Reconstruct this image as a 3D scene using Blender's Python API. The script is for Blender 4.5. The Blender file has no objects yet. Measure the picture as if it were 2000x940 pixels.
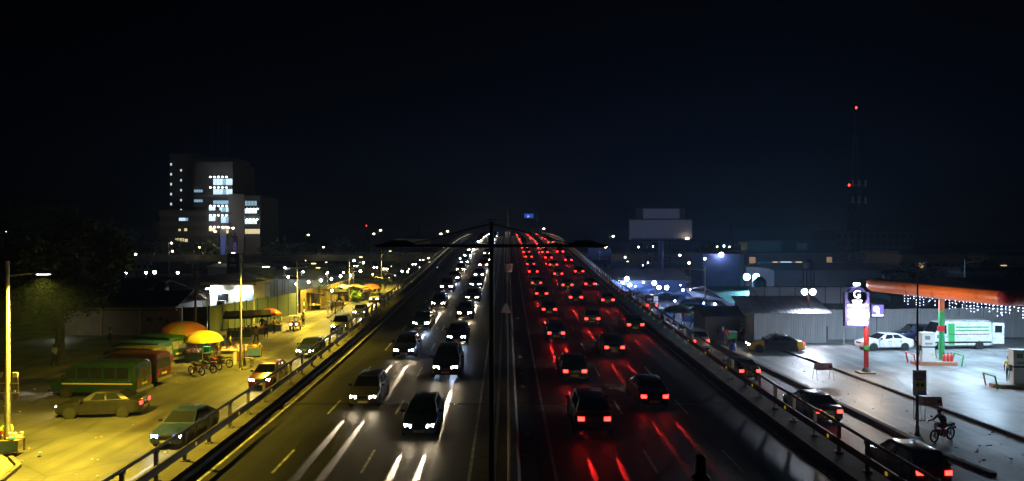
import bpy, bmesh, math, random
import numpy as np
from mathutils import Vector, Matrix
R = math.radians
PI = math.pi
random.seed(7)
scene = bpy.context.scene
C = scene.collection

# ------------------------------------------------------------------ camera
F = 1400.0; H = 10.0; VX = 990.0; HY = 470.0        # focal length in photo pixels, eye height, vanishing point, horizon row
cam_d = bpy.data.cameras.new('camera'); cam = bpy.data.objects.new('camera', cam_d); C.objects.link(cam)
cam.location = (0, 0, H); cam.rotation_euler = (R(90), 0, 0)
cam_d.sensor_width = 36; cam_d.lens = 36 * F / 2000; cam_d.shift_x = 0.005
cam_d.clip_start = 0.1; cam_d.clip_end = 6000
scene.camera = cam

# ------------------------------------------------------------------ sky (night)
world = bpy.data.worlds.new('World'); scene.world = world; world.use_nodes = True
wn = world.node_tree; wn.nodes.clear()
sky = wn.nodes.new('ShaderNodeTexSky'); sky.sky_type = 'NISHITA'; sky.sun_disc = False
sky.sun_elevation = R(-6.9); sky.sun_rotation = R(8); sky.altitude = 0
sky.air_density = 1.0; sky.dust_density = 0.6; sky.ozone_density = 5.0
bg = wn.nodes.new('ShaderNodeBackground'); bg.inputs['Strength'].default_value = 0.15
wo = wn.nodes.new('ShaderNodeOutputWorld')
wn.links.new(sky.outputs[0], bg.inputs[0]); wn.links.new(bg.outputs[0], wo.inputs[0])

vs = scene.view_settings
vs.view_transform = 'Standard'; vs.look = 'None'; vs.exposure = 0.0; vs.gamma = 1.0; vs.use_curve_mapping = False
scene.cycles.use_denoising = True
scene.cycles.max_bounces = 5; scene.cycles.diffuse_bounces = 2; scene.cycles.glossy_bounces = 3
scene.cycles.transmission_bounces = 3; scene.cycles.volume_bounces = 0; scene.cycles.transparent_max_bounces = 6
scene.cycles.caustics_reflective = False; scene.cycles.caustics_refractive = False
scene.cycles.sample_clamp_indirect = 4.0; scene.cycles.use_light_tree = True

# ------------------------------------------------------------------ pixel helpers (photo is 2000 x 940)
def G(x, y, z=0.0):
    d = F * (H - z) / (y - HY)
    return Vector(((x - VX) * d / F, d, z))
def PD(x, y, d):
    return Vector(((x - VX) * d / F, d, H - (y - HY) * d / F))

# ------------------------------------------------------------------ materials
_m = {}
def M(name, col=(.5, .5, .5), rough=.6, metal=0.0, var=0.0, scale=4.0, bump=0.0, spec=.5, coat=0.0, alpha=1.0, col2=None, detail=6, stretch=None):
    if name in _m: return _m[name]
    m = bpy.data.materials.new(name); m.use_nodes = True; nt = m.node_tree; b = nt.nodes['Principled BSDF']
    b.inputs['Base Color'].default_value = (*col, 1); b.inputs['Roughness'].default_value = rough
    b.inputs['Metallic'].default_value = metal; b.inputs['Specular IOR Level'].default_value = spec
    b.inputs['Coat Weight'].default_value = coat
    if alpha < 1: b.inputs['Alpha'].default_value = alpha
    if var or bump or col2:
        tc = nt.nodes.new('ShaderNodeTexCoord'); n = nt.nodes.new('ShaderNodeTexNoise')
        n.inputs['Scale'].default_value = scale; n.inputs['Detail'].default_value = detail; n.inputs['Roughness'].default_value = .65
        if stretch:
            mp = nt.nodes.new('ShaderNodeMapping'); mp.inputs['Scale'].default_value = stretch
            nt.links.new(tc.outputs['Object'], mp.inputs[0]); nt.links.new(mp.outputs[0], n.inputs[0])
        else: nt.links.new(tc.outputs['Object'], n.inputs[0])
        r = nt.nodes.new('ShaderNodeValToRGB'); e = r.color_ramp.elements
        e[0].position = .3; e[1].position = .7
        c1 = col2 if col2 else tuple(max(0, c * (1 - var)) for c in col); c2 = tuple(min(1, c * (1 + var)) for c in col)
        e[0].color = (*c1, 1); e[1].color = (*c2, 1)
        nt.links.new(n.outputs[0], r.inputs[0]); nt.links.new(r.outputs[0], b.inputs['Base Color'])
        mr = nt.nodes.new('ShaderNodeMapRange'); mr.inputs[3].default_value = max(0.02, rough - .12); mr.inputs[4].default_value = min(1, rough + .12)
        nt.links.new(n.outputs[0], mr.inputs[0]); nt.links.new(mr.outputs[0], b.inputs['Roughness'])
        if bump:
            bp = nt.nodes.new('ShaderNodeBump'); bp.inputs['Strength'].default_value = bump; bp.inputs['Distance'].default_value = .02
            n2 = nt.nodes.new('ShaderNodeTexNoise'); n2.inputs['Scale'].default_value = scale * 9; n2.inputs['Detail'].default_value = 4
            nt.links.new(tc.outputs['Object'], n2.inputs[0])
            nt.links.new(n2.outputs[0], bp.inputs['Height']); nt.links.new(bp.outputs[0], b.inputs['Normal'])
    _m[name] = m
    return m
def EM(name, col, s):
    if name in _m: return _m[name]
    m = bpy.data.materials.new(name); m.use_nodes = True; nt = m.node_tree; b = nt.nodes['Principled BSDF']
    b.inputs['Base Color'].default_value = (*[min(.8, c) for c in col], 1); b.inputs['Emission Color'].default_value = (*col, 1)
    b.inputs['Emission Strength'].default_value = s
    _m[name] = m
    return m
def asphalt(name, base, rough, crack=True, tint=(1, 1, 1)):
    """worn road surface: aggregate speckle, wheel-path polish along y, oil patches, sealed cracks"""
    if name in _m: return _m[name]
    m = bpy.data.materials.new(name); m.use_nodes = True; nt = m.node_tree; N = nt.nodes; L = nt.links; b = N['Principled BSDF']
    tc = N.new('ShaderNodeTexCoord')
    def noise(s, d=6, sc=None):
        n = N.new('ShaderNodeTexNoise'); n.inputs['Scale'].default_value = s; n.inputs['Detail'].default_value = d
        if sc:
            mp = N.new('ShaderNodeMapping'); mp.inputs['Scale'].default_value = sc
            L.new(tc.outputs['Object'], mp.inputs[0]); L.new(mp.outputs[0], n.inputs[0])
        else: L.new(tc.outputs['Object'], n.inputs[0])
        return n
    def ramp(src, p0, c0, p1, c1):
        r = N.new('ShaderNodeValToRGB'); e = r.color_ramp.elements
        e[0].position = p0; e[0].color = (*c0, 1); e[1].position = p1; e[1].color = (*c1, 1); L.new(src, r.inputs[0]); return r
    def mix(kind, fac, a, c):
        x = N.new('ShaderNodeMix'); x.data_type = 'RGBA'; x.blend_type = kind; x.inputs[0].default_value = fac
        L.new(a, x.inputs[6]); L.new(c, x.inputs[7]); return x.outputs[2]
    lo = tuple(base * .6 * t for t in tint); hi = tuple(base * 1.5 * t for t in tint)
    c = ramp(noise(.35).outputs[0], .3, lo, .72, hi).outputs[0]
    st = ramp(noise(1.6, 4, (1, .03, 1)).outputs[0], .35, (.6,) * 3, .65, (1.2,) * 3).outputs[0]
    c = mix('MULTIPLY', .8, c, st)
    sp = ramp(noise(38, 2).outputs[0], .42, (.55,) * 3, .66, (1.5,) * 3).outputs[0]
    c = mix('MULTIPLY', .7, c, sp)
    if crack:
        vo = N.new('ShaderNodeTexVoronoi'); vo.feature = 'DISTANCE_TO_EDGE'; vo.inputs['Scale'].default_value = .16
        L.new(tc.outputs['Object'], vo.inputs[0])
        ck = ramp(vo.outputs[0], .0, (.35,) * 3, .018, (1,) * 3).outputs[0]
        c = mix('MULTIPLY', .7, c, ck)
    L.new(c, b.inputs['Base Color'])
    mr = N.new('ShaderNodeMapRange'); mr.inputs[3].default_value = rough - .13; mr.inputs[4].default_value = rough + .17
    L.new(noise(.9, 5, (1, .15, 1)).outputs[0], mr.inputs[0]); L.new(mr.outputs[0], b.inputs['Roughness'])
    bp = N.new('ShaderNodeBump'); bp.inputs['Strength'].default_value = .5; bp.inputs['Distance'].default_value = .022
    L.new(noise(13, 6).outputs[0], bp.inputs['Height']); L.new(bp.outputs[0], b.inputs['Normal'])
    _m[name] = m
    return m

# ------------------------------------------------------------------ mesh builder
class MB:
    def __init__(s): s.v = []; s.f = []; s.m = []
    def add(s, vs, fs, mi=0):
        o = len(s.v); s.v += [tuple(p) for p in vs]; s.f += [tuple(i + o for i in f) for f in fs]; s.m += [mi] * len(fs); return s
    def box(s, c, d, rz=0, mi=0, top=1.0):
        x, y, z = [k / 2 for k in d]; cr, sr = math.cos(rz), math.sin(rz); vs = []
        for k, (sx, sy, sz) in enumerate(((-1,-1,-1),(1,-1,-1),(1,1,-1),(-1,1,-1),(-1,-1,1),(1,-1,1),(1,1,1),(-1,1,1))):
            t = top if sz > 0 else 1
            px, py = sx * x * t, sy * y * t
            vs.append((c[0] + px * cr - py * sr, c[1] + px * sr + py * cr, c[2] + sz * z))
        return s.add(vs, ((0,3,2,1),(4,5,6,7),(0,1,5,4),(1,2,6,5),(2,3,7,6),(3,0,4,7)), mi)
    def b2(s, x0, x1, y0, y1, z0, z1, mi=0):
        return s.box(((x0+x1)/2, (y0+y1)/2, (z0+z1)/2), (abs(x1-x0), abs(y1-y0), abs(z1-z0)), 0, mi)
    def cyl(s, p0, p1, r0, r1=None, n=8, mi=0, caps=True):
        p0 = Vector(p0); p1 = Vector(p1); r1 = r0 if r1 is None else r1
        a = (p1 - p0).normalized(); u = a.orthogonal().normalized(); w = a.cross(u); vs = []
        for p, r in ((p0, r0), (p1, r1)):
            for k in range(n):
                t = 2 * PI * k / n; vs.append(p + u * (r * math.cos(t)) + w * (r * math.sin(t)))
        fs = [(k, (k+1) % n, n + (k+1) % n, n + k) for k in range(n)]
        if caps: fs += [tuple(range(n))[::-1], tuple(range(n, 2*n))]
        return s.add(vs, fs, mi)
    def tube(s, pts, r, n=6, mi=0):
        for a, b in zip(pts[:-1], pts[1:]): s.cyl(a, b, r, r, n, mi)
        return s
    def lathe(s, prof, c=(0,0,0), n=12, mi=0, axis='z'):
        vs = []; fs = []
        for r, z in prof:
            for k in range(n):
                t = 2 * PI * k / n; a, b = r * math.cos(t), r * math.sin(t)
                p = (a, b, z) if axis == 'z' else ((z, a, b) if axis == 'x' else (a, z, b))
                vs.append((c[0] + p[0], c[1] + p[1], c[2] + p[2]))
        for i in range(len(prof) - 1):
            for k in range(n): fs.append((i*n + k, i*n + (k+1) % n, (i+1)*n + (k+1) % n, (i+1)*n + k))
        if prof[0][0] > 1e-4: fs.append(tuple(range(n))[::-1])
        if prof[-1][0] > 1e-4: fs.append(tuple(range((len(prof)-1)*n, len(prof)*n)))
        return s.add(vs, fs, mi)
    def quad(s, a, b, c, d, mi=0): return s.add((a, b, c, d), ((0, 1, 2, 3),), mi)
    def slab(s, pts, th, mi=0):
        """a planar polygon with thickness th along minus its normal"""
        p = [Vector(q) for q in pts]; n = (p[1]-p[0]).cross(p[2]-p[0]).normalized() * th; k = len(p)
        return s.add(p + [q - n for q in p], [tuple(range(k)), tuple(range(k, 2*k))[::-1]] + [(i, i + k, (i+1) % k + k, (i+1) % k) for i in range(k)], mi)
    def prism(s, poly, z0, z1, mi=0):
        k = len(poly)
        return s.add([(x, y, z0) for x, y in poly] + [(x, y, z1) for x, y in poly],
                     [tuple(range(k))[::-1], tuple(range(k, 2*k))] + [(i, (i+1) % k, (i+1) % k + k, i + k) for i in range(k)], mi)
    def loft(s, rings, mi=0, caps=True):
        n = len(rings[0]); vs = [p for r in rings for p in r]; fs = []
        for i in range(len(rings) - 1):
            for k in range(n): fs.append((i*n + k, i*n + (k+1) % n, (i+1)*n + (k+1) % n, (i+1)*n + k))
        if caps: fs += [tuple(range(n))[::-1], tuple(range((len(rings)-1)*n, len(rings)*n))]
        return s.add(vs, fs, mi)
    def mesh(s, name, mats, smooth=False):
        me = bpy.data.meshes.new(name); me.from_pydata(s.v, [], s.f)
        for m in (mats if isinstance(mats, (list, tuple)) else [mats]): me.materials.append(m)
        me.polygons.foreach_set('material_index', s.m)
        bm = bmesh.new(); bm.from_mesh(me); bmesh.ops.recalc_face_normals(bm, faces=bm.faces); bm.to_mesh(me); bm.free()
        if smooth:
            me.polygons.foreach_set('use_smooth', [True] * len(me.polygons))
            try: me.set_sharp_from_angle(angle=R(38))
            except Exception: pass
        me.update(); return me
    def build(s, name, mats, parent=None, smooth=False):
        return link(name, s.mesh(name, mats, smooth), parent)
def link(name, data, parent=None):
    o = bpy.data.objects.new(name, data); C.objects.link(o)
    if parent is not None: o.parent = parent
    return o
def tag(o, label=None, cat=None, group=None, kind=None):
    if label: o['label'] = label
    if cat: o['category'] = cat
    if group: o['group'] = group
    if kind: o['kind'] = kind
    return o
def thing(name, label, cat, loc=(0,0,0), rz=0, group=None):
    o = link(name, None); o.location = loc; o.rotation_euler = (0, 0, rz); o.empty_display_size = .2
    return tag(o, label, cat, group)
def copy_tree(o, parent=None):
    c = o.copy(); C.objects.link(c); c.parent = parent
    for ch in KIDS.get(o.name, None) or [k for k in o.children]: copy_tree(ch, c)
    return c
KIDS = {}
def setmat(o, m, slot=0):
    o.material_slots[slot].link = 'OBJECT'; o.material_slots[slot].material = m
def lamp(kind, name, parent, loc, col, power, rad=.1, aim=None, size=60, blend=.5):
    l = bpy.data.lights.new(name, kind); l.color = col; l.energy = power
    if kind == 'AREA': l.shape = 'RECTANGLE'; l.size = rad[0]; l.size_y = rad[1]
    else: l.shadow_soft_size = rad
    if kind == 'SPOT': l.spot_size = R(size); l.spot_blend = blend
    o = link(name, l, parent); o.location = loc
    if aim is not None: o.rotation_euler = Vector(aim).to_track_quat('-Z', 'Y').to_euler()
    return o
def text(body, size, mat, parent, loc, rot, name='lettering', ext=.004):
    c = bpy.data.curves.new(name, 'FONT'); c.body = body; c.size = size; c.align_x = 'CENTER'; c.align_y = 'CENTER'; c.extrude = ext
    tmp = bpy.data.objects.new('tmp', c); C.objects.link(tmp)
    me = bpy.data.meshes.new_from_object(tmp.evaluated_get(bpy.context.evaluated_depsgraph_get())); bpy.data.objects.remove(tmp); bpy.data.curves.remove(c)
    me.materials.clear(); me.materials.append(mat); o = link(name, me, parent); o.location = loc; o.rotation_euler = rot; return o
ORD = ['zeroth','first','second','third','fourth','fifth','sixth','seventh','eighth','ninth','tenth','eleventh','twelfth','thirteenth','fourteenth','fifteenth','sixteenth','seventeenth','eighteenth','nineteenth','twentieth','twenty-first','twenty-second','twenty-third','twenty-fourth','twenty-fifth','twenty-sixth','twenty-seventh','twenty-eighth','twenty-ninth','thirtieth']

ORD += ['thirty-' + o for o in ORD[1:10]] + ['fortieth'] + ['forty-' + o for o in ORD[1:10]] + ['fiftieth']
# common materials
steel = M('galvanised steel', (.34, .34, .34), .45, .7, .15, 6)
dsteel = M('dark painted steel', (.03, .03, .032), .5, .2, .3, 5)
blackp = M('black plastic', (.012, .012, .012), .45)
rubber = M('tyre rubber', (.014, .014, .014), .8)
rimm = M('alloy rim', (.45, .45, .46), .3, .8)
glass = M('dark vehicle glass', (.012, .014, .017), .06, 0, spec=.6)
conc = M('weathered concrete', (.26, .25, .23), .85, 0, .3, 1.2, .3)
dconc = M('dark stained concrete', (.11, .10, .09), .85, 0, .4, .9, .3)
white = M('white paint', (.72, .72, .72), .4, 0, .08, 3)
wood = M('worn wood', (.2, .12, .06), .75, 0, .35, 6, .2)
M_tail = EM('tail lamp red', (1, .02, .015), 13)
M_head = EM('headlamp white', (1, .80, .52), 150)
M_headb = EM('headlamp xenon', (.5, .68, 1), 150)
# ================================================================== SETTING
KY = [-60, 0, 26, 46, 60, 71, 84, 97, 114, 135, 173, 195, 255, 300, 350, 420, 520, 660]
KZ = [.3, .32, .45, .98, 1.6, 2.05, 2.8, 3.45, 4.35, 5.95, 8.25, 9.65, 11.55, 12.0, 11.9, 10.5, 7, 3]
_yy = np.arange(-60, 661, 1.0); _zz = np.interp(_yy, KY, KZ)
_k = np.exp(-.5 * (np.arange(-30, 31) / 10.0) ** 2); _k /= _k.sum()
_zs = np.convolve(np.pad(_zz, 30, mode='edge'), _k, mode='valid')
def ZR(y): return float(np.interp(y, _yy, _zs))
def SL(y): return math.atan((ZR(y + 2) - ZR(y - 2)) / 4)
YS = [y for y in range(-24, 120, 3)] + [y for y in range(120, 641, 8)]

def strip(mb, prof, ys=YS, mi=0, closed=True):
    """extrude a cross-section (x, dz over the road) along the flyover's profile"""
    rings = [[(x, y, ZR(y) + dz) for x, dz in prof] for y in ys]
    if closed: return mb.loft(rings, mi)
    n = len(prof); vs = [p for r in rings for p in r]
    return mb.add(vs, [(i*n + k, i*n + k + 1, (i+1)*n + k + 1, (i+1)*n + k) for i in range(len(ys)-1) for k in range(n-1)], mi)

m_road = asphalt('flyover asphalt', .032, .5)
m_serv = asphalt('service road asphalt', .075, .55, True, (1, .97, .9))
m_dirt = asphalt('dusty yard ground', .17, .78, False, (1.05, .96, .78))
m_pave = asphalt('concrete paving', .17, .5, True, (1, 1, 1))
m_fore = asphalt('forecourt concrete', .26, .38, True, (.98, 1, 1.0))
m_line = M('road paint', (.55, .55, .52), .6, 0, .45, 3, col2=(.16, .16, .15))
m_field = M('dark open ground', (.05, .05, .045), .95, 0, .4, .05)

gm = MB().b2(-1500, 1500, -260, 2400, -1.0, -.02)
tag(gm.build('ground', m_field), kind='structure')
# left junction yard, right market street, right pavement
def sheet(name, poly, z, mat, kind='structure', th=.3):
    return tag(MB().prism(poly, z - th, z).build(name, mat), kind=kind)
sheet('yard_ground', [(-75, 8), (-14.4, 8), (-14.4, 190), (-75, 190)], .0, m_dirt)
sheet('service_road', [(-19.8, 26), (-14.5, 10), (-14.45, 170), (-27.6, 170), (-26.6, 130), (-24.6, 100), (-21.5, 74), (-20.2, 60), (-45, 46), (-60, 44), (-60, 38), (-35, 38)], .004, m_serv)
sheet('market_ground', [(14.95, 8), (90, 8), (90, 200), (14.95, 200)], .0, m_pave)
sheet('service_road_right', [(15.0, 8), (19.9, 8), (19.9, 200), (15.0, 200)], .004, m_serv).name = 'service_road'
sheet('forecourt', [(26.0, 26), (62, 26), (62, 72), (24.5, 72), (25.1, 60)], .12, m_fore, th=.4)
# far city ground roads
sheet('crossing_road', [(-200, 196), (180, 218), (180, 228), (-200, 206)], .004, m_serv)

# flyover carriageways
mb = MB(); strip(mb, [(-12.6, 0), (-1.2, 0), (-1.2, -.6), (-12.6, -.6)])
tag(mb.build('road', m_road), kind='structure')
mb = MB(); strip(mb, [(1.2, 0), (13.5, 0), (13.5, -.6), (1.2, -.6)])
tag(mb.build('road', m_road), kind='structure')
mb = MB(); strip(mb, [(-1.2, .13), (1.2, .13), (1.2, -.55), (-1.2, -.55)])
tag(mb.build('median_strip', M('median dirt', (.10, .075, .05), .95, 0, .5, 2.2, .9)), kind='structure')
for s, a, b in ((-1, 12.6, 13.95), (1, 13.5, 14.9)):
    mb = MB(); strip(mb, [(s*a, .2), (s*b, .2), (s*b, -.75), (s*a, -.55)])
    tag(mb.build('flyover_edge_kerb', dconc), kind='structure')
    # retaining wall up to where the deck stands on piers
    ys = [y for y in YS if y <= 168]
    rings = [[(s*(b-.5), y, -.4), (s*(b-.08), y, -.4), (s*(b-.08), y, ZR(y) - .56), (s*(b-.5), y, ZR(y) - .56)] for y in ys]
    tag(MB().loft(rings).build('retaining_wall', conc), 'long concrete retaining wall under the %s edge of the flyover' % ('left' if s < 0 else 'right'), 'wall')
mb = MB()
rings = [[(-12.6, y, ZR(y)-1.6), (13.5, y, ZR(y)-1.6), (14.2, y, ZR(y)-.8), (-13.2, y, ZR(y)-.8)] for y in YS if y >= 168]
tag(mb.loft(rings).build('flyover_deck', conc), kind='structure')
for y in (182, 226, 262, 300, 340):
    p = MB().b2(-8, 8, y-.8, y+.8, -.3, ZR(y)-1.62)
    tag(p.build('flyover_pier', conc), 'concrete pier number %s under the far flyover deck' % ORD[(182,226,262,300,340).index(y)+1], 'pier', 'flyover piers')

# road paint (4 mm sheets)
def line(x, w, y0, y1, parts=None):
    ys = [y0 + (y1-y0) * k / max(1, int((y1-y0)/3)) for k in range(max(1, int((y1-y0)/3)) + 1)]
    mb = MB(); strip(mb, [(x - w/2, .004), (x + w/2, .004)], ys, closed=False)
    return mb
for x in (1.95, -1.5, 12.9, -12.1):
    tag(line(x, .13, -20, 320).build('lane_line', m_line), kind='structure')
for x in (-5.9, -9.5, 6.1, 9.6):
    root = tag(link('lane_dashes', None), kind='structure')
    for y in range(20, 200, 9): line(x, .12, y, y + 3).build('dash', m_line, root)
for y in (40, 82, 123, 165):
    for a, b in ((-12.55, -1.25), (1.25, 13.45)):
        mb = MB(); strip(mb, [(a, .005), (b, .005)], [y, y + .16], closed=False)
        tag(mb.build('expansion_joint', M('worn joint steel', (.3, .29, .28), .25, .9)), kind='structure')

rp = random.Random(3); m_patch = asphalt('tar patch', .018, .5, False)
for k in range(22):
    a = rp.choice([-11.2, -9.6, -8, -6.2, -4, -2.9, 3, 4.6, 6.4, 8.2, 9.8, 11.6]); y0 = rp.uniform(29, 120); w = rp.uniform(.5, 1.5); l = rp.uniform(1.2, 6)
    mb = MB(); strip(mb, [(a, .0085), (a + w, .0085)], [y0 + l*q/4 for q in range(5)], closed=False); tag(mb.build('tar_patch', m_patch), kind='structure')
# median barrier and median guard rail
mb = MB(); strip(mb, [(.02, .13), (.10, .45), (.16, .86), (.40, .86), (.46, .45), (.56, .13)], YS)
tag(mb.build('median_barrier', M('barrier concrete', (.46, .42, .38), .8, 0, .3, .8, .4), smooth=False), 'long grey concrete barrier along the middle of the flyover', 'barrier')
t = thing('median_guardrail', 'pale thin steel guardrail left of the concrete median barrier', 'guardrail')
mb = MB(); strip(mb, [(-.52, .62), (-.40, .62), (-.40, .86), (-.52, .86)], YS); mb.build('rail', M('pale rail paint', (.7, .67, .7), .45, .1, .2, .6), t)
pm = MB().b2(-.05, .05, -.05, .05, .1, .63).mesh('post', dsteel)
for y in range(6, 200, 4):
    o = link('post', pm, t); o.location = (-.46, y, ZR(y))

# side railings: posts, hand rail, mid beam, reflectors
wpost = M('white post paint', (.5, .5, .48), .55, 0, .35, 2)
for s, xr, sp, y0, nm in ((-1, -13.45, 2.44, 22.6, 'left'), (1, 14.4, 2.44, 23.76, 'right')):
    t = thing('guardrail', 'dark steel post and rail parapet along the %s side of the flyover' % nm, 'guardrail')
    pmesh = MB()
    pmesh.b2(-.07, .07, -.05, .05, .2, 1.36); pmesh.b2(-.14, .14, -.13, .13, .2, .235); pmesh.b2(-.10, .10, -.09, .09, 1.30, 1.42)
    pme = pmesh.mesh('post', wpost if s > 0 else M('grimy post paint', (.16, .15, .13), .6, .1, .4, 2))
    n = 118
    for k in range(n):
        y = y0 + sp * k - 8 * sp
        o = link('post', pme, t); o.location = (xr, y, ZR(y))
    e = y0 + sp * (n - 9)
    ys = [y0 - 8*sp + sp * k for k in range(n)]
    mb = MB()
    strip(mb, [(xr + .07*math.cos(a), 1.45 + .07*math.sin(a)) for a in [2*PI*k/8 for k in range(8)]], ys); mb.build('hand_rail', dsteel, t, True)
    xi = xr - s * .13
    mb = MB(); strip(mb, [(xi - .045, .56), (xi + .045, .56), (xi + .03, .72), (xi + .045, .88), (xi - .045, .88), (xi - .06, .72)], ys); mb.build('beam', M('weathered beam steel', (.07, .06, .05), .55, .4, .5, 1.5), t)
    rme = MB().b2(-.02, .02, -.06, .06, .66, .80).mesh('reflector', EM('glowing yellow reflector', (1, .62, .02), .25))  # emission in the reflector colour stands in for returned light
    for k in range(0, 60, 2):
        y = y0 - 3*sp + sp * k + .6
        o = link('reflector', rme, t); o.location = (xi - s * .09, y, ZR(y))

# right-hand kerb between service road and pavement, forecourt edge, left corner pavement
def kerb(name, pts, w, h, mat, label=None, piece=1.6):
    root = tag(link(name, None), kind='structure')
    i = 0
    for a, b in zip(pts[:-1], pts[1:]):
        a = Vector((*a, 0)); b = Vector((*b, 0)); d = b - a; n = max(1, int(d.length / piece)); ang = math.atan2(d.y, d.x)
        for k in range(n):
            c = a + d * ((k + .5) / n); j = random.uniform(-.02, .02)
            MB().box((c.x + j, c.y, h/2 - .05), (d.length / n - .02, w, h + .1 + random.uniform(-.02, .02)), ang).build('kerb_stone', mat, root)
kerb('kerb', [(20.1, 34), (20.05, 120)], .32, .22, dconc)
kerb('kerb', [(20.75, 30.5), (20.15, 34)], .30, .12, dconc)
kerb('kerb', [(26.1, 27), (25.2, 60.2)], .2, .16, M('brown drain edge', (.10, .065, .045), .8, 0, .4, 3))
cp = [(-34, 27), (-22.4, 27.2), (-21.3, 28.2), (-21.0, 29.6), (-21.6, 31.4), (-22.8, 32.6), (-24.4, 34), (-34, 36)]
tag(MB().prism(cp, -.2, .14).build('pavement', M('yellow dusty paving', (.22, .2, .17), .8, 0, .25, 1.5, .3)), kind='structure')
kerb('kerb', [(-34, 26.9), (-22.3, 27.05), (-21.15, 28.15), (-20.85, 29.6), (-21.45, 31.5), (-22.7, 32.75)], .18, .17, dconc, piece=.9)
kerb('kerb', [(-23.0, 92), (-25.8, 118), (-27.3, 150)], .25, .16, dconc)

# crossing overpass behind the market
t = thing('overpass', 'long low concrete road overpass crossing behind the market stalls', 'overpass')
a = Vector((-150, 186, 0)); b = Vector((120, 214, 0)); d = (b - a); ang = math.atan2(d.y, d.x); dn = Vector((-d.y, d.x, 0)).normalized()
def obox(mb, u0, u1, n0, n1, z0, z1, mi=0):
    p0 = a + d * ((u0 + u1) / 2) + dn * ((n0 + n1) / 2)
    mb.box((p0.x, p0.y, (z0 + z1) / 2), (d.length * (u1 - u0), abs(n1 - n0), z1 - z0), ang, mi); return mb
obox(MB(), 0, 1, 0, 12, 4.5, 5.25).build('deck', conc, t)
obox(MB(), 0, 1, -.25, 0, 4.35, 5.9).build('parapet', M('overpass concrete', (.30, .28, .24), .8, 0, .25, .5), t)
obox(MB(), 0, 1, 12, 12.25, 4.35, 5.9).build('parapet', conc, t)
for z in (6.25, 6.65): obox(MB(), 0, 1, -.16, -.08, z, z + .08).build('rail', steel, t)
pm = MB().b2(-.06, .06, -.06, .06, 5.9, 6.72).mesh('rail_post', steel)
for k in range(108):
    p = a + d * (k / 107) + dn * -.12; o = link('rail_post', pm, t); o.location = (p.x, p.y, 0)
for k in range(10):
    u = .03 + k * .104; mb = MB(); obox(mb, u, u + .006, 3, 9, -.2, 4.5); obox(mb, u - .004, u + .010, 1, 11, 3.7, 4.49); mb.build('pier', conc, t)
for k in range(9):
    u = .06 + k * .104
    mb = MB(); obox(mb, u, u + .001, .6, .9, 4.05, 4.5); mb.build('lamp_bracket', steel, t)
    p = a + d * u + dn * .4
    MB().box((p.x, p.y, 4.0), (.5, .3, .12), ang).build('underside_lamp', EM('weak yellow lamp', (1, .8, .4), 6), t)
for u in (.13, .25, .37, .49, .66, .78, .9):  # lamps added along the parapet to brighten the overpass
    p = a + d * u + dn * -.9
    MB().cyl((p.x, p.y, 5.4), (p.x, p.y, 8.1), .06, .045, 6).build('fill_lamp_post', steel, t); MB().cyl((p.x, p.y, 5.5), (p.x + dn.x*.8, p.y + dn.y*.8, 5.5), .05, n=5).build('bracket', steel, t)
    MB().lathe([(.001, -.18), (.2, -.05), (.16, .1), (.001, .14)], (p.x, p.y, 8.2), 8).build('fill_lamp', EM('added fill lamp', (1, .82, .45), 26), t)
    lamp('POINT', 'fill_lamp_light', t, (p.x, p.y, 8.2), (1, .78, .35), 900, .2)
# ================================================================== VEHICLES
def finish(t):  # remember children so that copies do not rescan the scene
    KIDS[t.name] = list(t.children)
    for c in t.children: KIDS[c.name] = list(c.children)
    return t
def wheel(parent, x, y, r, w):
    tm = MB().lathe([(r*.55, -w/2), (r*.92, -w/2), (r, -w*.3), (r, w*.3), (r*.92, w/2), (r*.55, w/2)], n=18, axis='x')
    o = tm.build('wheel', rubber, parent, True); o.location = (x, y, r)
    s = 1 if x > 0 else -1
    rm = MB().lathe([(r*.62, s*w*.1), (r*.60, s*w*.42), (r*.5, s*w*.40), (r*.16, s*w*.32), (.001, s*w*.36)], n=12, axis='x')
    for k in range(5):
        a = 2*PI*k/5; rm.box((s*w*.40, math.cos(a)*r*.34, math.sin(a)*r*.34), (w*.12, r*.16, r*.16), 0)
    rm.build('rim', rimm, o, False)
def pane(name, pts, parent, mat, off=.01, inset=.0):
    p = [Vector(q) for q in pts]; c = sum(p, Vector()) / len(p)
    n = (p[1]-p[0]).cross(p[2]-p[0]).normalized()
    if n.dot(Vector((c.x, c.y*.25, max(0, c.z-1)))) < 0: n = -n
    q = [v + (c - v) * inset + n * off for v in p]
    if (q[1]-q[0]).cross(q[2]-q[0]).dot(n) < 0: q = q[::-1]
    return MB().slab(q, off * .9).build(name, mat, parent)
CAR = {
 'saloon':    dict(L=4.6, W=1.78, zb=.2, hood=.92, belt=.98, roof=1.45, wb=1.02, wf=.25, rf=-1.05, rb=-1.75),
 'hatchback': dict(L=4.0, W=1.70, zb=.2, hood=.94, belt=1.0, roof=1.50, wb=1.02, wf=.35, rf=-1.45, rb=-1.86),
 'off-roader':dict(L=4.6, W=1.86, zb=.3, hood=1.12, belt=1.18, roof=1.80, wb=1.05, wf=.5, rf=-1.85, rb=-2.15),
}
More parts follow.
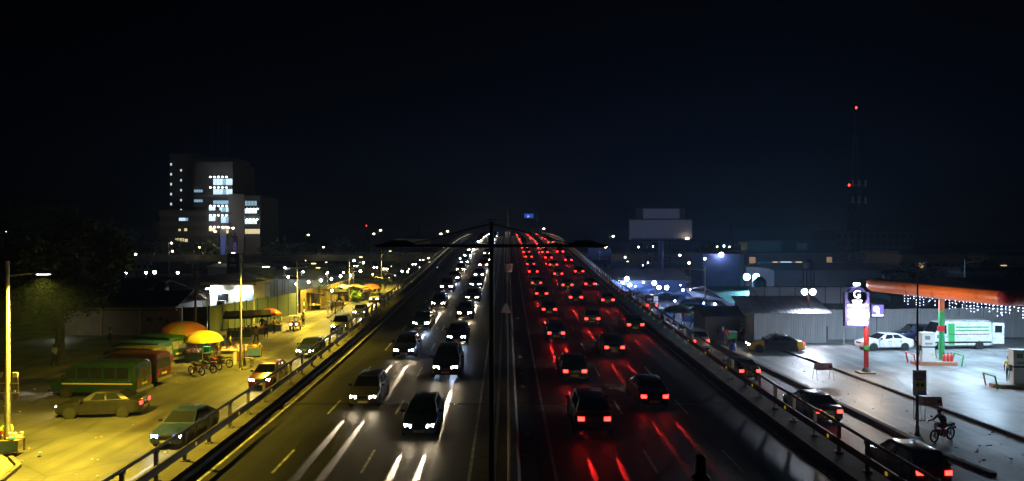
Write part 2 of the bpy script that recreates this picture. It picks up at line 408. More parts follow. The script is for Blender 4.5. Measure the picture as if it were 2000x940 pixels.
def make_car(kind, paint, label='', cat='car', fender=None):
    k = CAR[kind]; L, W = k['L']/2, k['W']/2; zb = k['zb']; ho = k['hood']; be = k['belt']
    t = thing(kind.replace('-', '_'), label, cat)
    tail = be + .03 if kind == 'saloon' else be
    st = [(L, zb+.16, ho-.32, W*.68), (L-.08, zb+.05, ho-.2, W*.88), (L-.4, zb, ho-.1, W*.97), (L-.9, zb, ho-.03, W), (k['wb'], zb, ho+.01, W), (k['wf'], zb, be, W),
          (-L*.35, zb, be, W), (k['rb']+.1, zb, tail, W), (-L+.35, zb+.02, tail, W*.97), (-L+.1, zb+.07, tail-.06, W*.9), (-L, zb+.18, tail-.16, W*.78)]
    rings = []
    for y, z0, z1, w in st:
        h = z1 - z0
        half = [(w*.86, z0), (w*.98, z0+.10), (w, z0+h*.45), (w*.99, z0+h*.68), (w*.94, z1-.05), (w*.80, z1)]
        rings.append([(x, y, z) for x, z in half] + [(-x, y, z) for x, z in half[::-1]])
    body = MB().loft(rings)
    if fender:
        n = len(rings[0])
        for i, (a, b) in enumerate(zip(st[:-1], st[1:])):
            if (a[0] <= L - .05 and b[0] >= .9) or (a[0] <= k['rb'] + .3 and b[0] >= -L):
                for q in range(n):
                    if q not in (n//2 - 1, n - 1): body.m[i*n + q] = 1
    bo = body.build('body', [paint] + ([fender] if fender else []), t, True)
    ro = k['roof']; bw, rw = W*.90, W*.70
    B = [Vector((bw, k['wb'], ho)), Vector((-bw, k['wb'], ho)), Vector((-bw, k['rb'], tail-.02)), Vector((bw, k['rb'], tail-.02))]
    T = [Vector((rw, k['wf'], ro-.06)), Vector((-rw, k['wf'], ro-.06)), Vector((-rw, k['rf'], ro-.06)), Vector((rw, k['rf'], ro-.06))]
    U = [Vector((rw*.86, k['wf']-.14, ro)), Vector((-rw*.86, k['wf']-.14, ro)), Vector((-rw*.86, k['rf']+.14, ro-.01)), Vector((rw*.86, k['rf']+.14, ro-.01))]
    MB().loft([B, T, U]).build('cabin', paint, t, True)
    pane('windscreen', [B[0].lerp(T[0], .1), B[1].lerp(T[1], .1), T[1], T[0]], t, glass, .012, .06)
    pane('rear_window', [B[2].lerp(T[2], .15), B[3].lerp(T[3], .15), T[3], T[2]], t, glass, .012, .08)
    for s in (0, 1):
        f0, r0 = (B[0], B[3]) if s == 0 else (B[1], B[2]); f1, r1 = (T[0], T[3]) if s == 0 else (T[1], T[2])
        for u0, u1 in ((.16, .50), (.54, .86)):
            a = f0.lerp(r0, u0 + (.06 if u0 < .3 else 0)).lerp(f1.lerp(r1, u0), .14); b = f0.lerp(r0, u1).lerp(f1.lerp(r1, u1), .14)
            c = f0.lerp(r0, u1).lerp(f1.lerp(r1, max(u1 - .03, .02)), .9); d = f0.lerp(r0, u0).lerp(f1.lerp(r1, max(u0 - .02, .03)), .9)
            pane('side_window', [a, b, c, d], t, glass, .012)
    wr = .31 if kind != 'off-roader' else .36
    for y in (L*.62, -L*.60):
        for s in (-1, 1):
            MB().cyl((s*(W-.06), y, wr), (s*(W+.004), y, wr), wr+.06, n=18).build('wheel_arch', blackp, t)
            wheel(t, s*(W-.085), y, wr, .2)
    for s in (-1, 1):
        MB().loft([[(s*W*.42, L-.05, ho-.36), (s*W*.80, L-.12, ho-.36), (s*W*.82, L-.14, ho-.22), (s*W*.44, L-.08, ho-.24)],
                   [(s*W*.42, L+.015, ho-.36), (s*W*.78, L-.045, ho-.36), (s*W*.80, L-.06, ho-.23), (s*W*.44, L-.005, ho-.25)]]).build('headlight', M_head, t)
        MB().b2(s*W*.50, s*W*.82, -L-.02, -L+.12, tail-.34, tail-.16).build('tail_light', M_tail, t)
        MB().box((s*(W+.07), k['wb']-.25, be+.06), (.18, .1, .13)).build('mirror', blackp, t)
    for s in (-1, 1):
        for yy in (k['wb'] - .12, k['wb'] - 1.15, k['wb'] - 2.1): MB().b2(s*(W-.02), s*(W+.004), yy-.01, yy+.01, zb+.12, be-.06).build('door_seam', blackp, t)
        for yy in (k['wb'] - 1.0, k['wb'] - 1.95): MB().b2(s*(W-.02), s*(W+.022), yy-.07, yy+.07, be-.18, be-.14).build('door_handle', blackp, t)
        MB().b2(s*(W-.02), s*(W+.012), -L*.42, L*.42, zb+.02, zb+.09).build('sill', blackp, t)
    MB().b2(-.26, .26, -L-.03, -L+.02, zb+.22, zb+.34).build('number_plate', M('yellow plate', (.75, .55, .05), .5), t)
    MB().b2(-.26, .26, L-.02, L+.02, zb+.14, zb+.25).build('number_plate', M('white plate', (.7, .7, .68), .5), t)
    MB().b2(-W*.4, W*.4, L-.05, L+.012, ho-.36, ho-.25).build('grille', blackp, t)
    MB().b2(-W*.72, W*.72, -L-.025, -L+.05, zb+.10, zb+.19).build('bumper', blackp, t)
    return finish(t)

def make_van(label, paint, cat='minibus', L=5.4, W=1.9, Ht=2.25, windows=True, stripe=None, name='minibus', lower=None):
    t = thing(name, label, cat); l = L/2; w = W/2; q = Ht/2.25
    st = [(l, .42, .75, .96, w*.74), (l-.10, .30, .9, 1.06, w*.92), (l-.75, .28, 1.1*q, 1.2*q, w), (l-1.45, .28, 1.15*q, 2.10*q, w), (l-2.0, .28, 1.15*q, 2.24*q, w),
          (0, .28, 1.15*q, 2.26*q, w), (-l+.25, .28, 1.15*q, 2.25*q, w), (-l+.06, .32, 1.12*q, 2.16*q, w*.97), (-l, .4, 1.1*q, 2.02*q, w*.92)]
    rings = []
    for y, zb, zm, zt, ww in st:
        half = [(ww*.86, zb), (ww*.99, zb+.12), (ww, zb + (zm-zb)*.6), (ww*.99, zm), (ww*.93, zt-.16 if zt-zm > .4 else zt-.04), (ww*.82, zt-.04), (ww*.5, zt)]
        rings.append([(x, y, z) for x, z in half] + [(-x, y, z) for x, z in half[::-1]])
    b = MB().loft(rings)
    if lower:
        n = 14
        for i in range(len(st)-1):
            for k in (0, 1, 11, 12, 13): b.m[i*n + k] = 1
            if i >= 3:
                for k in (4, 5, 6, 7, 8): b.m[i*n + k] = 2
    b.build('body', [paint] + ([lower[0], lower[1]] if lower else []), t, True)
    def sx(z): return w*.99 + (w*.93 - w*.99) * (z - 1.15*q) / (.93*q)
    z0, z1 = 1.24*q, 1.90*q
    yf = l - 1.5
    pane('windscreen', [(w*.80, l-.80, 1.27*q), (-w*.80, l-.80, 1.27*q), (-w*.76, l-1.40, 2.02*q), (w*.76, l-1.40, 2.02*q)], t, glass, .03)
    spans = [(yf+.42, yf-.25)] + ([(yf-.38 - k*(L-2.3)/4, yf-.38 - (k+1)*(L-2.3)/4 + .12) for k in range(4)] if windows else [])
    for s in (-1, 1):
        for k, (ya, yb) in enumerate(spans):
            c = .34 if k == 0 else 0
            MB().slab([(s*(sx(z0)+.012), ya, z0), (s*(sx(z0)+.012), yb, z0), (s*(sx(z1)+.012), yb, z1), (s*(sx(z1)+.012), ya - c, z1)][::s], .01).build('side_window', glass, t)
        if stripe:
            MB().b2(s*(w-.01), s*(w+.008), -l+.25, l-.9, .86*q, .94*q).build('stripe', stripe, t)
        MB().b2(s*w*.62, s*w*.86, -l-.025, -l+.05, .78*q, 1.08*q).build('tail_light', M('unlit red lens', (.35, .01, .01), .2), t)
        MB().b2(s*w*.42, s*w*.72, l-.06, l+.015, .70, .88).build('headlight', M('clear lens', (.5, .5, .5), .1), t)
        MB().box((s*(w+.12), l-1.05, 1.35*q), (.22, .1, .28)).build('mirror', blackp, t)
        for y in (l*.60, -l*.58):
            MB().cyl((s*(w-.1), y, .34), (s*(w+.004), y, .34), .41, n=18).build('wheel_arch', blackp, t)
            wheel(t, s*(w-.09), y, .34, .22)
    MB().slab([(-w*.74, -l-.012, 1.2*q), (w*.74, -l-.012, 1.2*q), (w*.68, -l-.012, 1.84*q), (-w*.68, -l-.012, 1.84*q)], .01).build('rear_window', glass, t)
    MB().b2(-.012, .012, -l-.02, -l, .5, 1.9*q).build('door_seam', blackp, t)
    for s in (-1, 1):
        for yy in (yf + .48, yf - .31): MB().b2(s*(w-.01), s*(w+.006), yy-.012, yy+.012, .42, 1.2*q).build('door_seam', blackp, t)
        MB().b2(s*(w-.01), s*(w+.014), -l+.3, yf - .4, 1.17*q, 1.21*q).build('slide_rail', blackp, t)
        MB().b2(s*(w-.005), s*(w+.03), yf - .22, yf - .08, 1.02*q, 1.06*q).build('door_handle', M('chrome', (.5, .5, .5), .15, 1), t)
        MB().b2(s*w*.86, s*w*.90, -l+.2, l-2.0, 2.12*q, 2.17*q).build('gutter', blackp, t)
    MB().b2(-.3, .3, -l-.03, -l, .74, .88).build('number_plate', M('yellow plate', (.75, .55, .05), .5), t)
    MB().b2(-w*.92, w*.92, -l-.1, -l+.02, .36, .54).build('bumper', M('bumper chrome', (.45, .45, .45), .3, .8), t)
    MB().b2(-w*.9, w*.9, l-.1, l+.07, .38, .56).build('bumper', blackp, t)
    return finish(t)

P = lambda n, c, **k: M('paint ' + n, c, k.get('rough', .32), k.get('metal', .0), .35, 2.6, coat=.5)
PAINT = {'silver': P('silver', (.42, .43, .45), metal=.5), 'white': P('white', (.7, .7, .7)), 'black': P('black', (.012, .012, .014)), 'dark blue': P('dark blue', (.012, .025, .09)),
         'dark red': P('dark red', (.16, .012, .012)), 'grey': P('grey', (.12, .125, .13), metal=.4), 'beige': P('beige', (.36, .30, .21)), 'green': P('green', (.015, .09, .045))}
taxi_y = P('taxi orange', (.75, .33, .02))
HEAD_P, TAIL_P = 4600, 800
LIGHT = {}
def light_data(key, col, power, size, blend):
    if key not in LIGHT:
        l = bpy.data.lights.new(key, 'SPOT'); l.color = col; l.energy = power; l.spot_size = R(size); l.spot_blend = blend; l.shadow_soft_size = .06; LIGHT[key] = l
    return LIGHT[key]
def beam(parent, key, loc, aim, col, power, size, blend=.6, wide=1.0):
    o = link(key.split(':')[0], light_data(key, col, power, size, blend), parent); o.location = loc; o.scale = (wide, 1, 1)
    o.rotation_euler = Vector(aim).to_track_quat('-Z', 'Y').to_euler(); return o
protos = {}
used = set()
def far_car(kind):
    """coarse copy for vehicles only a few pixels tall"""
    k = CAR[kind]; t = thing(kind.replace('-', '_'), '', 'car'); L, W = k['L']/2, k['W']/2
    MB().box((0, 0, .62), (2*W, 2*L, .8), 0, 0, .94).build('body', PAINT['grey'], t)
    MB().box((0, -.3, 1.02 + (k['roof']-1.02)/2), (2*W*.9, L*1.15, k['roof']-1.02), 0, 0, .76).build('cabin', glass, t)
    for s in (-1, 1):
        MB().b2(s*W*.42, s*W*.82, L-.05, L+.03, .58, .74).build('headlight', M_head, t)
        MB().b2(s*W*.46, s*W*.84, -L-.03, -L+.05, .66, .86).build('tail_light', M_tail, t)
    return finish(t)
def traffic(kind, colour, x, y, toward, label, group, z=None, rz=None, lit=True, far=False, cold=False, slope=0.0, fwd=True):
    key = ('far' if far else '') + kind
    if key not in protos: protos[key] = far_car(kind) if far else make_car(kind, PAINT['grey'])
    if key not in used: o = protos[key]; used.add(key)
    else: o = copy_tree(protos[key])
    base = rz if rz is not None else (PI if toward else 0)
    o.location = (x, y, ZR(y) if z is None else z)
    o.rotation_euler = (-slope if toward else slope, 0, base)
    tag(o, label, 'car', group)
    for c in o.children:
        n = c.name.split('.')[0]
        if n in ('body', 'cabin') and not (far and n == 'cabin'): setmat(c, PAINT[colour])
        if n == 'headlight': setmat(c, M_headb if cold else M_head)
    if lit:
        k = CAR[kind]; L, W = k['L']/2, k['W']/2
        hc = (.5, .68, 1) if cold else (1, .78, .5)
        for s in (-1, 1):
            if toward or fwd: beam(o, 'headlight_beam:' + ('c' if cold else 'w') + ('t' if toward else 'a'), (s*W*.62, L+.10, k['hood']-.28), (0, 1, -.15), hc, HEAD_P if toward else HEAD_P*.08, 18, .4, .17)  # beam squeezed narrow so it lays streaks along the lane
            if not toward: beam(o, 'tail_light_glow:', (s*W*.66, -L-.10, k['belt']-.2), (0, -1, -.18), (1, .025, .02), TAIL_P, 20, .4, .13)  # added narrow red spots, shaped to throw streaks on the road behind
    return o
# ================================================================== PEOPLE, BIKES, UMBRELLAS, TREES, LAMPS
SKIN = M('brown skin', (.10, .055, .035), .55)
def cloth(n, c): return M('cloth ' + n, c, .85, 0, .2, 9)
CL = {'white': cloth('white', (.6, .58, .55)), 'green': cloth('lime green', (.22, .5, .05)), 'blue': cloth('blue', (.04, .09, .3)), 'red': cloth('red', (.5, .03, .03)), 'dark': cloth('dark', (.02, .022, .028)),
      'yellow': cloth('yellow', (.6, .42, .05)), 'brown': cloth('brown', (.14, .08, .05)), 'purple': cloth('purple', (.18, .08, .28)), 'grey': cloth('grey', (.16, .16, .17)), 'jeans': cloth('jeans', (.04, .06, .12)), 'orange': cloth('orange', (.6, .2, .03))}
SHOE = M('dark shoe', (.02, .02, .02), .6)
_pm = {}
def person_mesh(pose):
    if pose in _pm: return _pm[pose]
    J = {'pelvis': (0, 0, .96), 'spine': (0, .0, 1.14), 'chest': (0, .0, 1.34), 'neck': (0, 0, 1.49), 'jaw': (0, .025, 1.57), 'head': (0, .015, 1.66), 'crown': (0, 0, 1.74),
         'shL': (-.18, 0, 1.42), 'elL': (-.25, -.02, 1.14), 'wrL': (-.26, .08, .90), 'haL': (-.26, .11, .82), 'shR': (.18, 0, 1.42), 'elR': (.25, -.02, 1.14), 'wrR': (.26, .08, .90), 'haR': (.26, .11, .82),
         'hiL': (-.10, 0, .92), 'knL': (-.11, .02, .50), 'anL': (-.11, -.02, .09), 'toL': (-.12, .16, .04), 'hiR': (.10, 0, .92), 'knR': (.11, .02, .50), 'anR': (.11, -.02, .09), 'toR': (.12, .16, .04)}
    def up(d): J.update(d)
    if pose == 'walk':
        up({'knL': (-.11, .16, .52), 'anL': (-.11, .22, .10), 'toL': (-.12, .39, .06), 'knR': (.11, -.04, .50), 'anR': (.11, -.30, .14), 'toR': (.12, -.16, .04),
            'elL': (-.24, -.12, 1.15), 'wrL': (-.25, -.08, .92), 'haL': (-.25, -.05, .84), 'elR': (.24, .06, 1.15), 'wrR': (.24, .24, .98), 'haR': (.24, .30, .92)})
    elif pose == 'reach':
        up({'elR': (.24, .18, 1.22), 'wrR': (.16, .40, 1.12), 'haR': (.15, .48, 1.10), 'elL': (-.24, .14, 1.18), 'wrL': (-.16, .34, 1.04), 'haL': (-.15, .42, 1.02)})
    elif pose in ('sit', 'ride'):
        for k in J: J[k] = (J[k][0], J[k][1], J[k][2] - .42)
        up({'knL': (-.15, .42, .54), 'anL': (-.15, .40, .10), 'toL': (-.15, .57, .05), 'knR': (.15, .42, .54), 'anR': (.15, .40, .10), 'toR': (.15, .57, .05),
            'elL': (-.25, .12, .78), 'wrL': (-.16, .34, .66), 'haL': (-.14, .41, .63), 'elR': (.25, .12, .78), 'wrR': (.16, .34, .66), 'haR': (.14, .41, .63)})
        if pose == 'ride':
            up({'pelvis': (0, 0, .90), 'hiL': (-.11, 0, .88), 'hiR': (.11, 0, .88), 'spine': (0, .07, 1.06), 'chest': (0, .17, 1.24), 'neck': (0, .27, 1.38), 'jaw': (0, .33, 1.45), 'head': (0, .33, 1.54), 'crown': (0, .31, 1.62),
                'shL': (-.19, .20, 1.30), 'shR': (.19, .20, 1.30), 'elL': (-.32, .34, 1.08), 'wrL': (-.34, .56, 1.06), 'haL': (-.34, .63, 1.05), 'elR': (.32, .34, 1.08), 'wrR': (.34, .56, 1.06), 'haR': (.34, .63, 1.05),
                'knL': (-.21, .40, .76), 'anL': (-.19, .14, .40), 'toL': (-.19, .32, .34), 'knR': (.21, .40, .76), 'anR': (.19, .14, .40), 'toR': (.19, .32, .34)})
    elif pose == 'wave':     # the bronze figure: one arm raised
        up({'elL': (-.38, .08, 1.50), 'wrL': (-.46, .10, 1.74), 'haL': (-.47, .10, 1.83), 'elR': (.27, -.05, 1.15), 'wrR': (.30, .04, .92), 'haR': (.30, .07, .84)})
    Rd = {'pelvis': .145, 'spine': .13, 'chest': .155, 'neck': .058, 'jaw': .075, 'head': .098, 'crown': .07, 'sh': .072, 'el': .047, 'wr': .034, 'ha': .036, 'hi': .092, 'kn': .062, 'an': .042, 'to': .038}
    E = [('pelvis','spine'),('spine','chest'),('chest','neck'),('neck','jaw'),('jaw','head'),('head','crown')]
    for s in 'LR': E += [('chest','sh'+s),('sh'+s,'el'+s),('el'+s,'wr'+s),('wr'+s,'ha'+s),('pelvis','hi'+s),('hi'+s,'kn'+s),('kn'+s,'an'+s),('an'+s,'to'+s)]
    for s in 'LR':      # five fingers
        h = Vector(J['ha'+s]); d = (h - Vector(J['wr'+s])).normalized(); sx = d.cross(Vector((1 if s == 'L' else -1, 0, .01))).normalized()
        for i, (o, l) in enumerate(((-.03, .06), (-.01, .075), (.011, .07), (.031, .055))):
            J['f%d%s' % (i, s)] = tuple(h + d * l + sx * o); E.append(('ha'+s, 'f%d%s' % (i, s)))
        J['f4'+s] = tuple(h + d*.01 + sx*.06); E.append(('wr'+s, 'f4'+s))
    names = list(J); me = bpy.data.meshes.new('skeleton'); me.from_pydata([J[n] for n in names], [(names.index(a), names.index(b)) for a, b in E], [])
    o = bpy.data.objects.new('skeleton', me); C.objects.link(o)
    md = o.modifiers.new('skin', 'SKIN'); md.use_smooth_shade = True; o.modifiers.new('sub', 'SUBSURF').levels = 1
    for n, sv in zip(names, me.skin_vertices[0].data):
        r = Rd.get(n) or Rd.get(n[:2]) or .011; sv.radius = (r, r * (.72 if n in ('chest', 'spine', 'pelvis') else 1)); sv.use_root = (n == 'pelvis')
    dg = bpy.context.evaluated_depsgraph_get(); out = bpy.data.meshes.new_from_object(o.evaluated_get(dg))
    bpy.data.objects.remove(o)
    def kind(a, b):
        if 'neck' in (a, b) and 'jaw' in (a, b) or 'head' in (a, b): return 0
        if a[:2] in ('el', 'wr', 'ha'): return 0
        if a[:2] in ('hi', 'kn') or b[:2] == 'hi': return 2
        if a[:2] == 'an': return 3
        return 1
    segs = [(Vector(J[a]), Vector(J[b]), kind(a, b)) for a, b in E]
    out.materials.clear()
    for m in (SKIN, CL['white'], CL['dark'], SHOE): out.materials.append(m)
    for p in out.polygons:
        c = p.center; best = 9; bi = 1
        for a, b, k in segs:
            ab = b - a; u = max(0, min(1, (c - a).dot(ab) / max(1e-9, ab.length_squared))); dd = (a + ab * u - c).length
            if dd < best: best = dd; bi = k
        p.material_index = bi
    hd = Vector(J['head'])
    _pm[pose] = (out, hd); return _pm[pose]
HAIR = M('black hair', (.01, .009, .008), .9)
def person(label, loc, rz, pose='stand', top='white', legs='dark', group=None, headwear=None, scale=1.0):
    me, hd = person_mesh(pose); o = link('person', me); o.location = loc; o.rotation_euler = (0, 0, rz); o.scale = (scale,)*3
    setmat(o, CL[top], 1); setmat(o, CL[legs], 2); tag(o, label, 'person', group)
    hm = MB().lathe([(.112, -.01), (.118, .03), (.098, .085), (.05, .115), (.001, .122)], n=10).build('helmet' if headwear else 'hair', headwear or HAIR, o, True)
    hm.location = (hd.x, hd.y - .018, hd.z + .005)
    return o

def motorbike(label, loc, rz, tank='red', group=None, lit=False):
    t = thing('motorbike', label, 'motorbike', loc, rz, group)
    for y in (.64, -.62):
        mb = MB(); n = 20
        rings = [[(.045*math.cos(a), y + math.cos(u)*(.29 + .045*math.sin(a)), .335 + math.sin(u)*(.29 + .045*math.sin(a))) for a in [2*PI*k/6 for k in range(6)]] for u in [2*PI*k/n for k in range(n+1)]]
        o = mb.loft(rings, caps=False).build('wheel', rubber, t, True)
        rm = MB().cyl((-.05, y, .335), (.05, y, .335), .05, n=8)
        for k in range(5):
            a = 2*PI*k/5 + .3; rm.cyl((0, y, .335), (0, y + math.cos(a)*.25, .335 + math.sin(a)*.25), .022, n=5)
        rm.build('rim', M('grey rim', (.25, .25, .26), .4, .6), o)
    MB().tube([(0, .64, .335), (0, .42, .95)], .035).build('fork', steel, t)
    MB().tube([(-.36, .34, 1.05), (-.1, .42, .99), (.1, .42, .99), (.36, .34, 1.05)], .02).build('handlebar', blackp, t)
    MB().loft([[(sx*w, y, z) for sx, z in ((-1, z0), (1, z0), (.8, z1), (-.8, z1))] for y, w, z0, z1 in ((.38, .07, .74, .86), (.2, .15, .70, .93), (-.05, .13, .70, .88), (-.1, .09, .72, .80))]).build('fuel_tank', P('bike ' + tank, {'red': (.45, .02, .02), 'blue': (.03, .06, .3), 'black': (.02, .02, .02)}[tank]), t, True)
    MB().loft([[(sx*w, y, z) for sx, z in ((-1, z0), (1, z0), (.8, z1), (-.8, z1))] for y, w, z0, z1 in ((-.08, .10, .72, .80), (-.4, .14, .74, .83), (-.75, .11, .80, .88), (-.82, .06, .82, .87))]).build('seat', M('bike seat', (.015, .015, .015), .55), t, True)
    MB().b2(-.12, .12, -.18, .22, .30, .62).build('engine', M('engine alloy', (.2, .2, .2), .4, .7, .3, 12), t)
    MB().tube([(.12, .15, .32), (.15, -.2, .28), (.16, -.75, .36)], .035).build('exhaust', M('chrome', (.5, .5, .5), .15, 1), t)
    MB().tube([(0, .4, .88), (0, .1, .66), (0, -.2, .3), (0, -.62, .335), (0, -.75, .8)], .025).build('frame', dsteel, t)
    MB().cyl((0, .46, .90), (0, .56, .88), .085, .095, 12).build('headlight', M_head if lit else M('clear lens', (.5, .5, .5), .1), t)
    MB().b2(-.06, .06, -.90, -.84, .72, .82).build('tail_light', M('unlit red lens', (.35, .01, .01), .2), t)
    MB().box((0, -.72, .62), (.11, .36, .03)).build('mudguard', blackp, t)
    MB().b2(-.1, .1, -.93, -.91, .55, .68).build('number_plate', M('blue plate', (.05, .1, .4), .5), t)
    for s in (-1, 1): MB().tube([(s*.28, .36, 1.04), (s*.32, .34, 1.18)], .008).box((s*.34, .34, 1.20), (.12, .02, .07)).build('mirror', blackp, t)
    return t

def umbrella(label, loc, r, h, cols, rz=0, tilt=0, drop=.42, group=None, flap=True):
    t = thing('market_umbrella', label, 'umbrella', loc, rz, group)
    t.rotation_euler = (tilt, 0, rz)
    MB().cyl((0, 0, .02), (0, 0, h + .06), .022, n=7).build('pole', steel, t)
    MB().lathe([(.26, 0), (.28, .06), (.1, .14), (.04, .2)], n=12).build('base', dconc, t)
    n = 8
    for k in range(n):
        a0, a1 = 2*PI*k/n, 2*PI*(k+1)/n; mb = MB(); rows = []
        for i in range(5):
            u = i/4; rr = r*math.sin(u*1.35)/math.sin(1.35); z = h - drop*r*(1-math.cos(u*1.35))/(1-math.cos(1.35)); row = []
            for j in range(4):
                a = a0 + (a1-a0)*j/3; sag = (1-abs(j/3-.5)*2)*.05*u; row.append((rr*math.cos(a)*(1-sag), rr*math.sin(a)*(1-sag), z - sag*.3))
            rows.append(row)
        if flap: rows.append([(x*1.0, y*1.0, z - .11 - .02*(j % 2)) for j, (x, y, z) in enumerate(rows[-1])])
        vs = [p for q in rows for p in q]
        mb.add(vs, [(i*4+j, i*4+j+1, (i+1)*4+j+1, (i+1)*4+j) for i in range(len(rows)-1) for j in range(3)])
        mb.build('panel', cols[k % len(cols)], t, True)
        MB().cyl((0, 0, h - drop*r - .05), (r*.72*math.cos(a0), r*.72*math.sin(a0), h - drop*r*.42), .008, n=4).build('rib', steel, t)
    return t

LEAF = [M('leaf dark', (.035, .055, .02), .7, 0, .4, 2), M('leaf mid', (.06, .085, .03), .7, 0, .4, 2)]
BARK = M('bark', (.09, .07, .05), .9, 0, .4, 5, .5)
def tree(label, loc, h, rx, rz_, seed, n=2600, trunk=None, leaf=.34, group=None, base=.42):
    rnd = random.Random(seed); t = thing('tree', label, 'tree', loc, 0, group); th = h * base
    mb = MB(); tips = []
    mb.cyl((0, 0, -.2), (.1, .05, th*.6), h*.035, h*.026, 8); mb.cyl((.1, .05, th*.6), (.0, .1, th*1.05), h*.026, h*.02, 8)
    for k in range(7):
        a = 2*PI*k/7 + rnd.random(); q = Vector((.05, .08, th*(.75 + .3*rnd.random()))); e = Vector((math.cos(a)*rx*.55, math.sin(a)*rx*.55, th + (h-th)*(.25 + .5*rnd.random())))
        m = q.lerp(e, .5) + Vector((0, 0, -.08*h)); mb.cyl(q, m, h*.014, h*.01, 6); mb.cyl(m, e, h*.01, h*.004, 5); tips.append(e)
    mb.build('trunk', BARK, t)
    cl = []
    for k in range(26):
        while True:
            p = Vector((rnd.uniform(-1, 1), rnd.uniform(-1, 1), rnd.uniform(-1, 1)))
            if .25 < p.length < 1: break
        cl.append((Vector((p.x*rx*.85, p.y*rx*.85, th*.9 + (h-th)*.5 + p.z*(h-th)*.47)), rnd.uniform(.18, .36)*rx))
    mb = MB()
    for i in range(n):
        c, r = cl[rnd.randrange(26)]; d = Vector((rnd.gauss(0, 1), rnd.gauss(0, 1), rnd.gauss(0, .7))).normalized() * (r * rnd.random() ** .4)
        p = c + d; u = Vector((rnd.gauss(0, 1), rnd.gauss(0, 1), rnd.gauss(0, .6))).normalized(); w = u.orthogonal().normalized(); s = leaf * rnd.uniform(.5, 1.1)
        mb.add([p - u*s*.5, p + w*s*.28, p + u*s*.6, p - w*s*.28], [(0, 1, 2, 3)], rnd.randrange(2))
    mb.build('crown', LEAF, t)
    return t

POLEM = M('lamp pole paint', (.45, .45, .42), .5, .2, .25, 2)
def street_lamp(label, loc, h, arm, rz=0, col=(1, .72, .05), power=9000, lit=True, group=None, headz=None, dirn=None, double=False, thick=.1, z0=0, spot=150, mat=None):
    t = thing('street_lamp', label, 'street lamp', loc, rz, group); hz = headz if headz else h - .3; pmat = mat or POLEM
    MB().cyl((0, 0, z0), (0, 0, h), thick, thick*.55, 10).build('pole', pmat, t, True)
    MB().lathe([(thick*2.2, 0), (thick*2.2, .04), (thick*1.4, .08), (thick*1.2, .5), (thick, .52)], n=10).build('base', pmat, t)
    for s in ((1, -1) if double else (1,)):
        MB().tube([(0, 0, hz - .05), (s*arm*.6, 0, hz + .06), (s*arm, 0, hz + .08)], .035).build('arm', pmat, t)
        MB().loft([[(s*(arm + u), y*w, hz + .05 + z*hh) for y, z in ((-1, 0), (1, 0), (.7, 1), (-.7, 1))] for u, w, hh in ((-.05, .07, .07), (.15, .15, .12), (.6, .16, .12), (.78, .06, .05))]).build('lamp_head', M('lamp head grey', (.3, .3, .3), .5, .3), t)
        MB().box((s*(arm + .36), 0, hz + .035), (.5, .24, .03)).build('lens', EM('sodium lens', (1, .82, .38), 14) if lit else M('dark lens', (.08, .08, .08), .2), t)
        if lit and power: lamp('SPOT', 'lamp_light', t, (s*(arm + .36), 0, hz - .02), col, power, .12, (0, 0, -1), spot, .7)
    return t
def floodlight(label, loc, h, col, power, s, w, tint, group=None):
    t = thing('floodlight', label, 'floodlight', loc, 0, group)
    MB().cyl((0, 0, 0), (0, 0, h - w*.2), .07, .05, 8).build('pole', M('rusty red pole', (.22, .05, .03), .6, .1, .3, 3), t); MB().b2(-w*.9, w*.9, -.05, .05, h - w*.25, h - w*.12).build('crossbar', dsteel, t)
    for sx in (-1, 1):
        c = sx*w*.5
        MB().loft([[(c + x*k, y, h + z*k) for x, z in ((-w*.42, -w*.3), (w*.42, -w*.3), (w*.42, w*.3), (-w*.42, w*.3))] for y, k in ((.18, .6), (-.05, 1), (-.12, 1))]).build('housing', dsteel, t)
        MB().lathe([(w*.36, -.135), (w*.36, -.15), (w*.25, -.2), (.001, -.22)], (c, 0, h), 14, axis='y').build('lens', EM('flood ' + tint, col, s), t, True)
    lamp('SPOT', 'flood_beam', t, (0, -.3, h), col, power, w*.4, (0, -1, -.35), 165, .5)
    return t
def post_bulb(label, loc, h, col=(.86, .95, 1), power=500, s=40, r=.2, group=None, tint='cool', pole=True, name='yard_lamp'):
    t = thing(name, label, 'lamp', loc, 0, group)
    if pole: MB().cyl((0, 0, 0), (0, 0, h - r*.9), .04, .03, 6).build('pole', dsteel, t)
    MB().lathe([(r*.25, -r*1.4), (r*.4, -r*1.0), (r*.42, -r*.86)], (0, 0, h), 8).build('socket', dsteel, t)
    MB().lathe([(.001, -r), (r*.7, -r*.7), (r, 0), (r*.7, r*.7), (.001, r)], (0, 0, h), 10).build('bulb', EM('bulb ' + tint + str(s), col, s*2), t, True)
    if power: lamp('POINT', 'lamp_light', t, (0, 0, h), col, power, r*1.05)
    return t
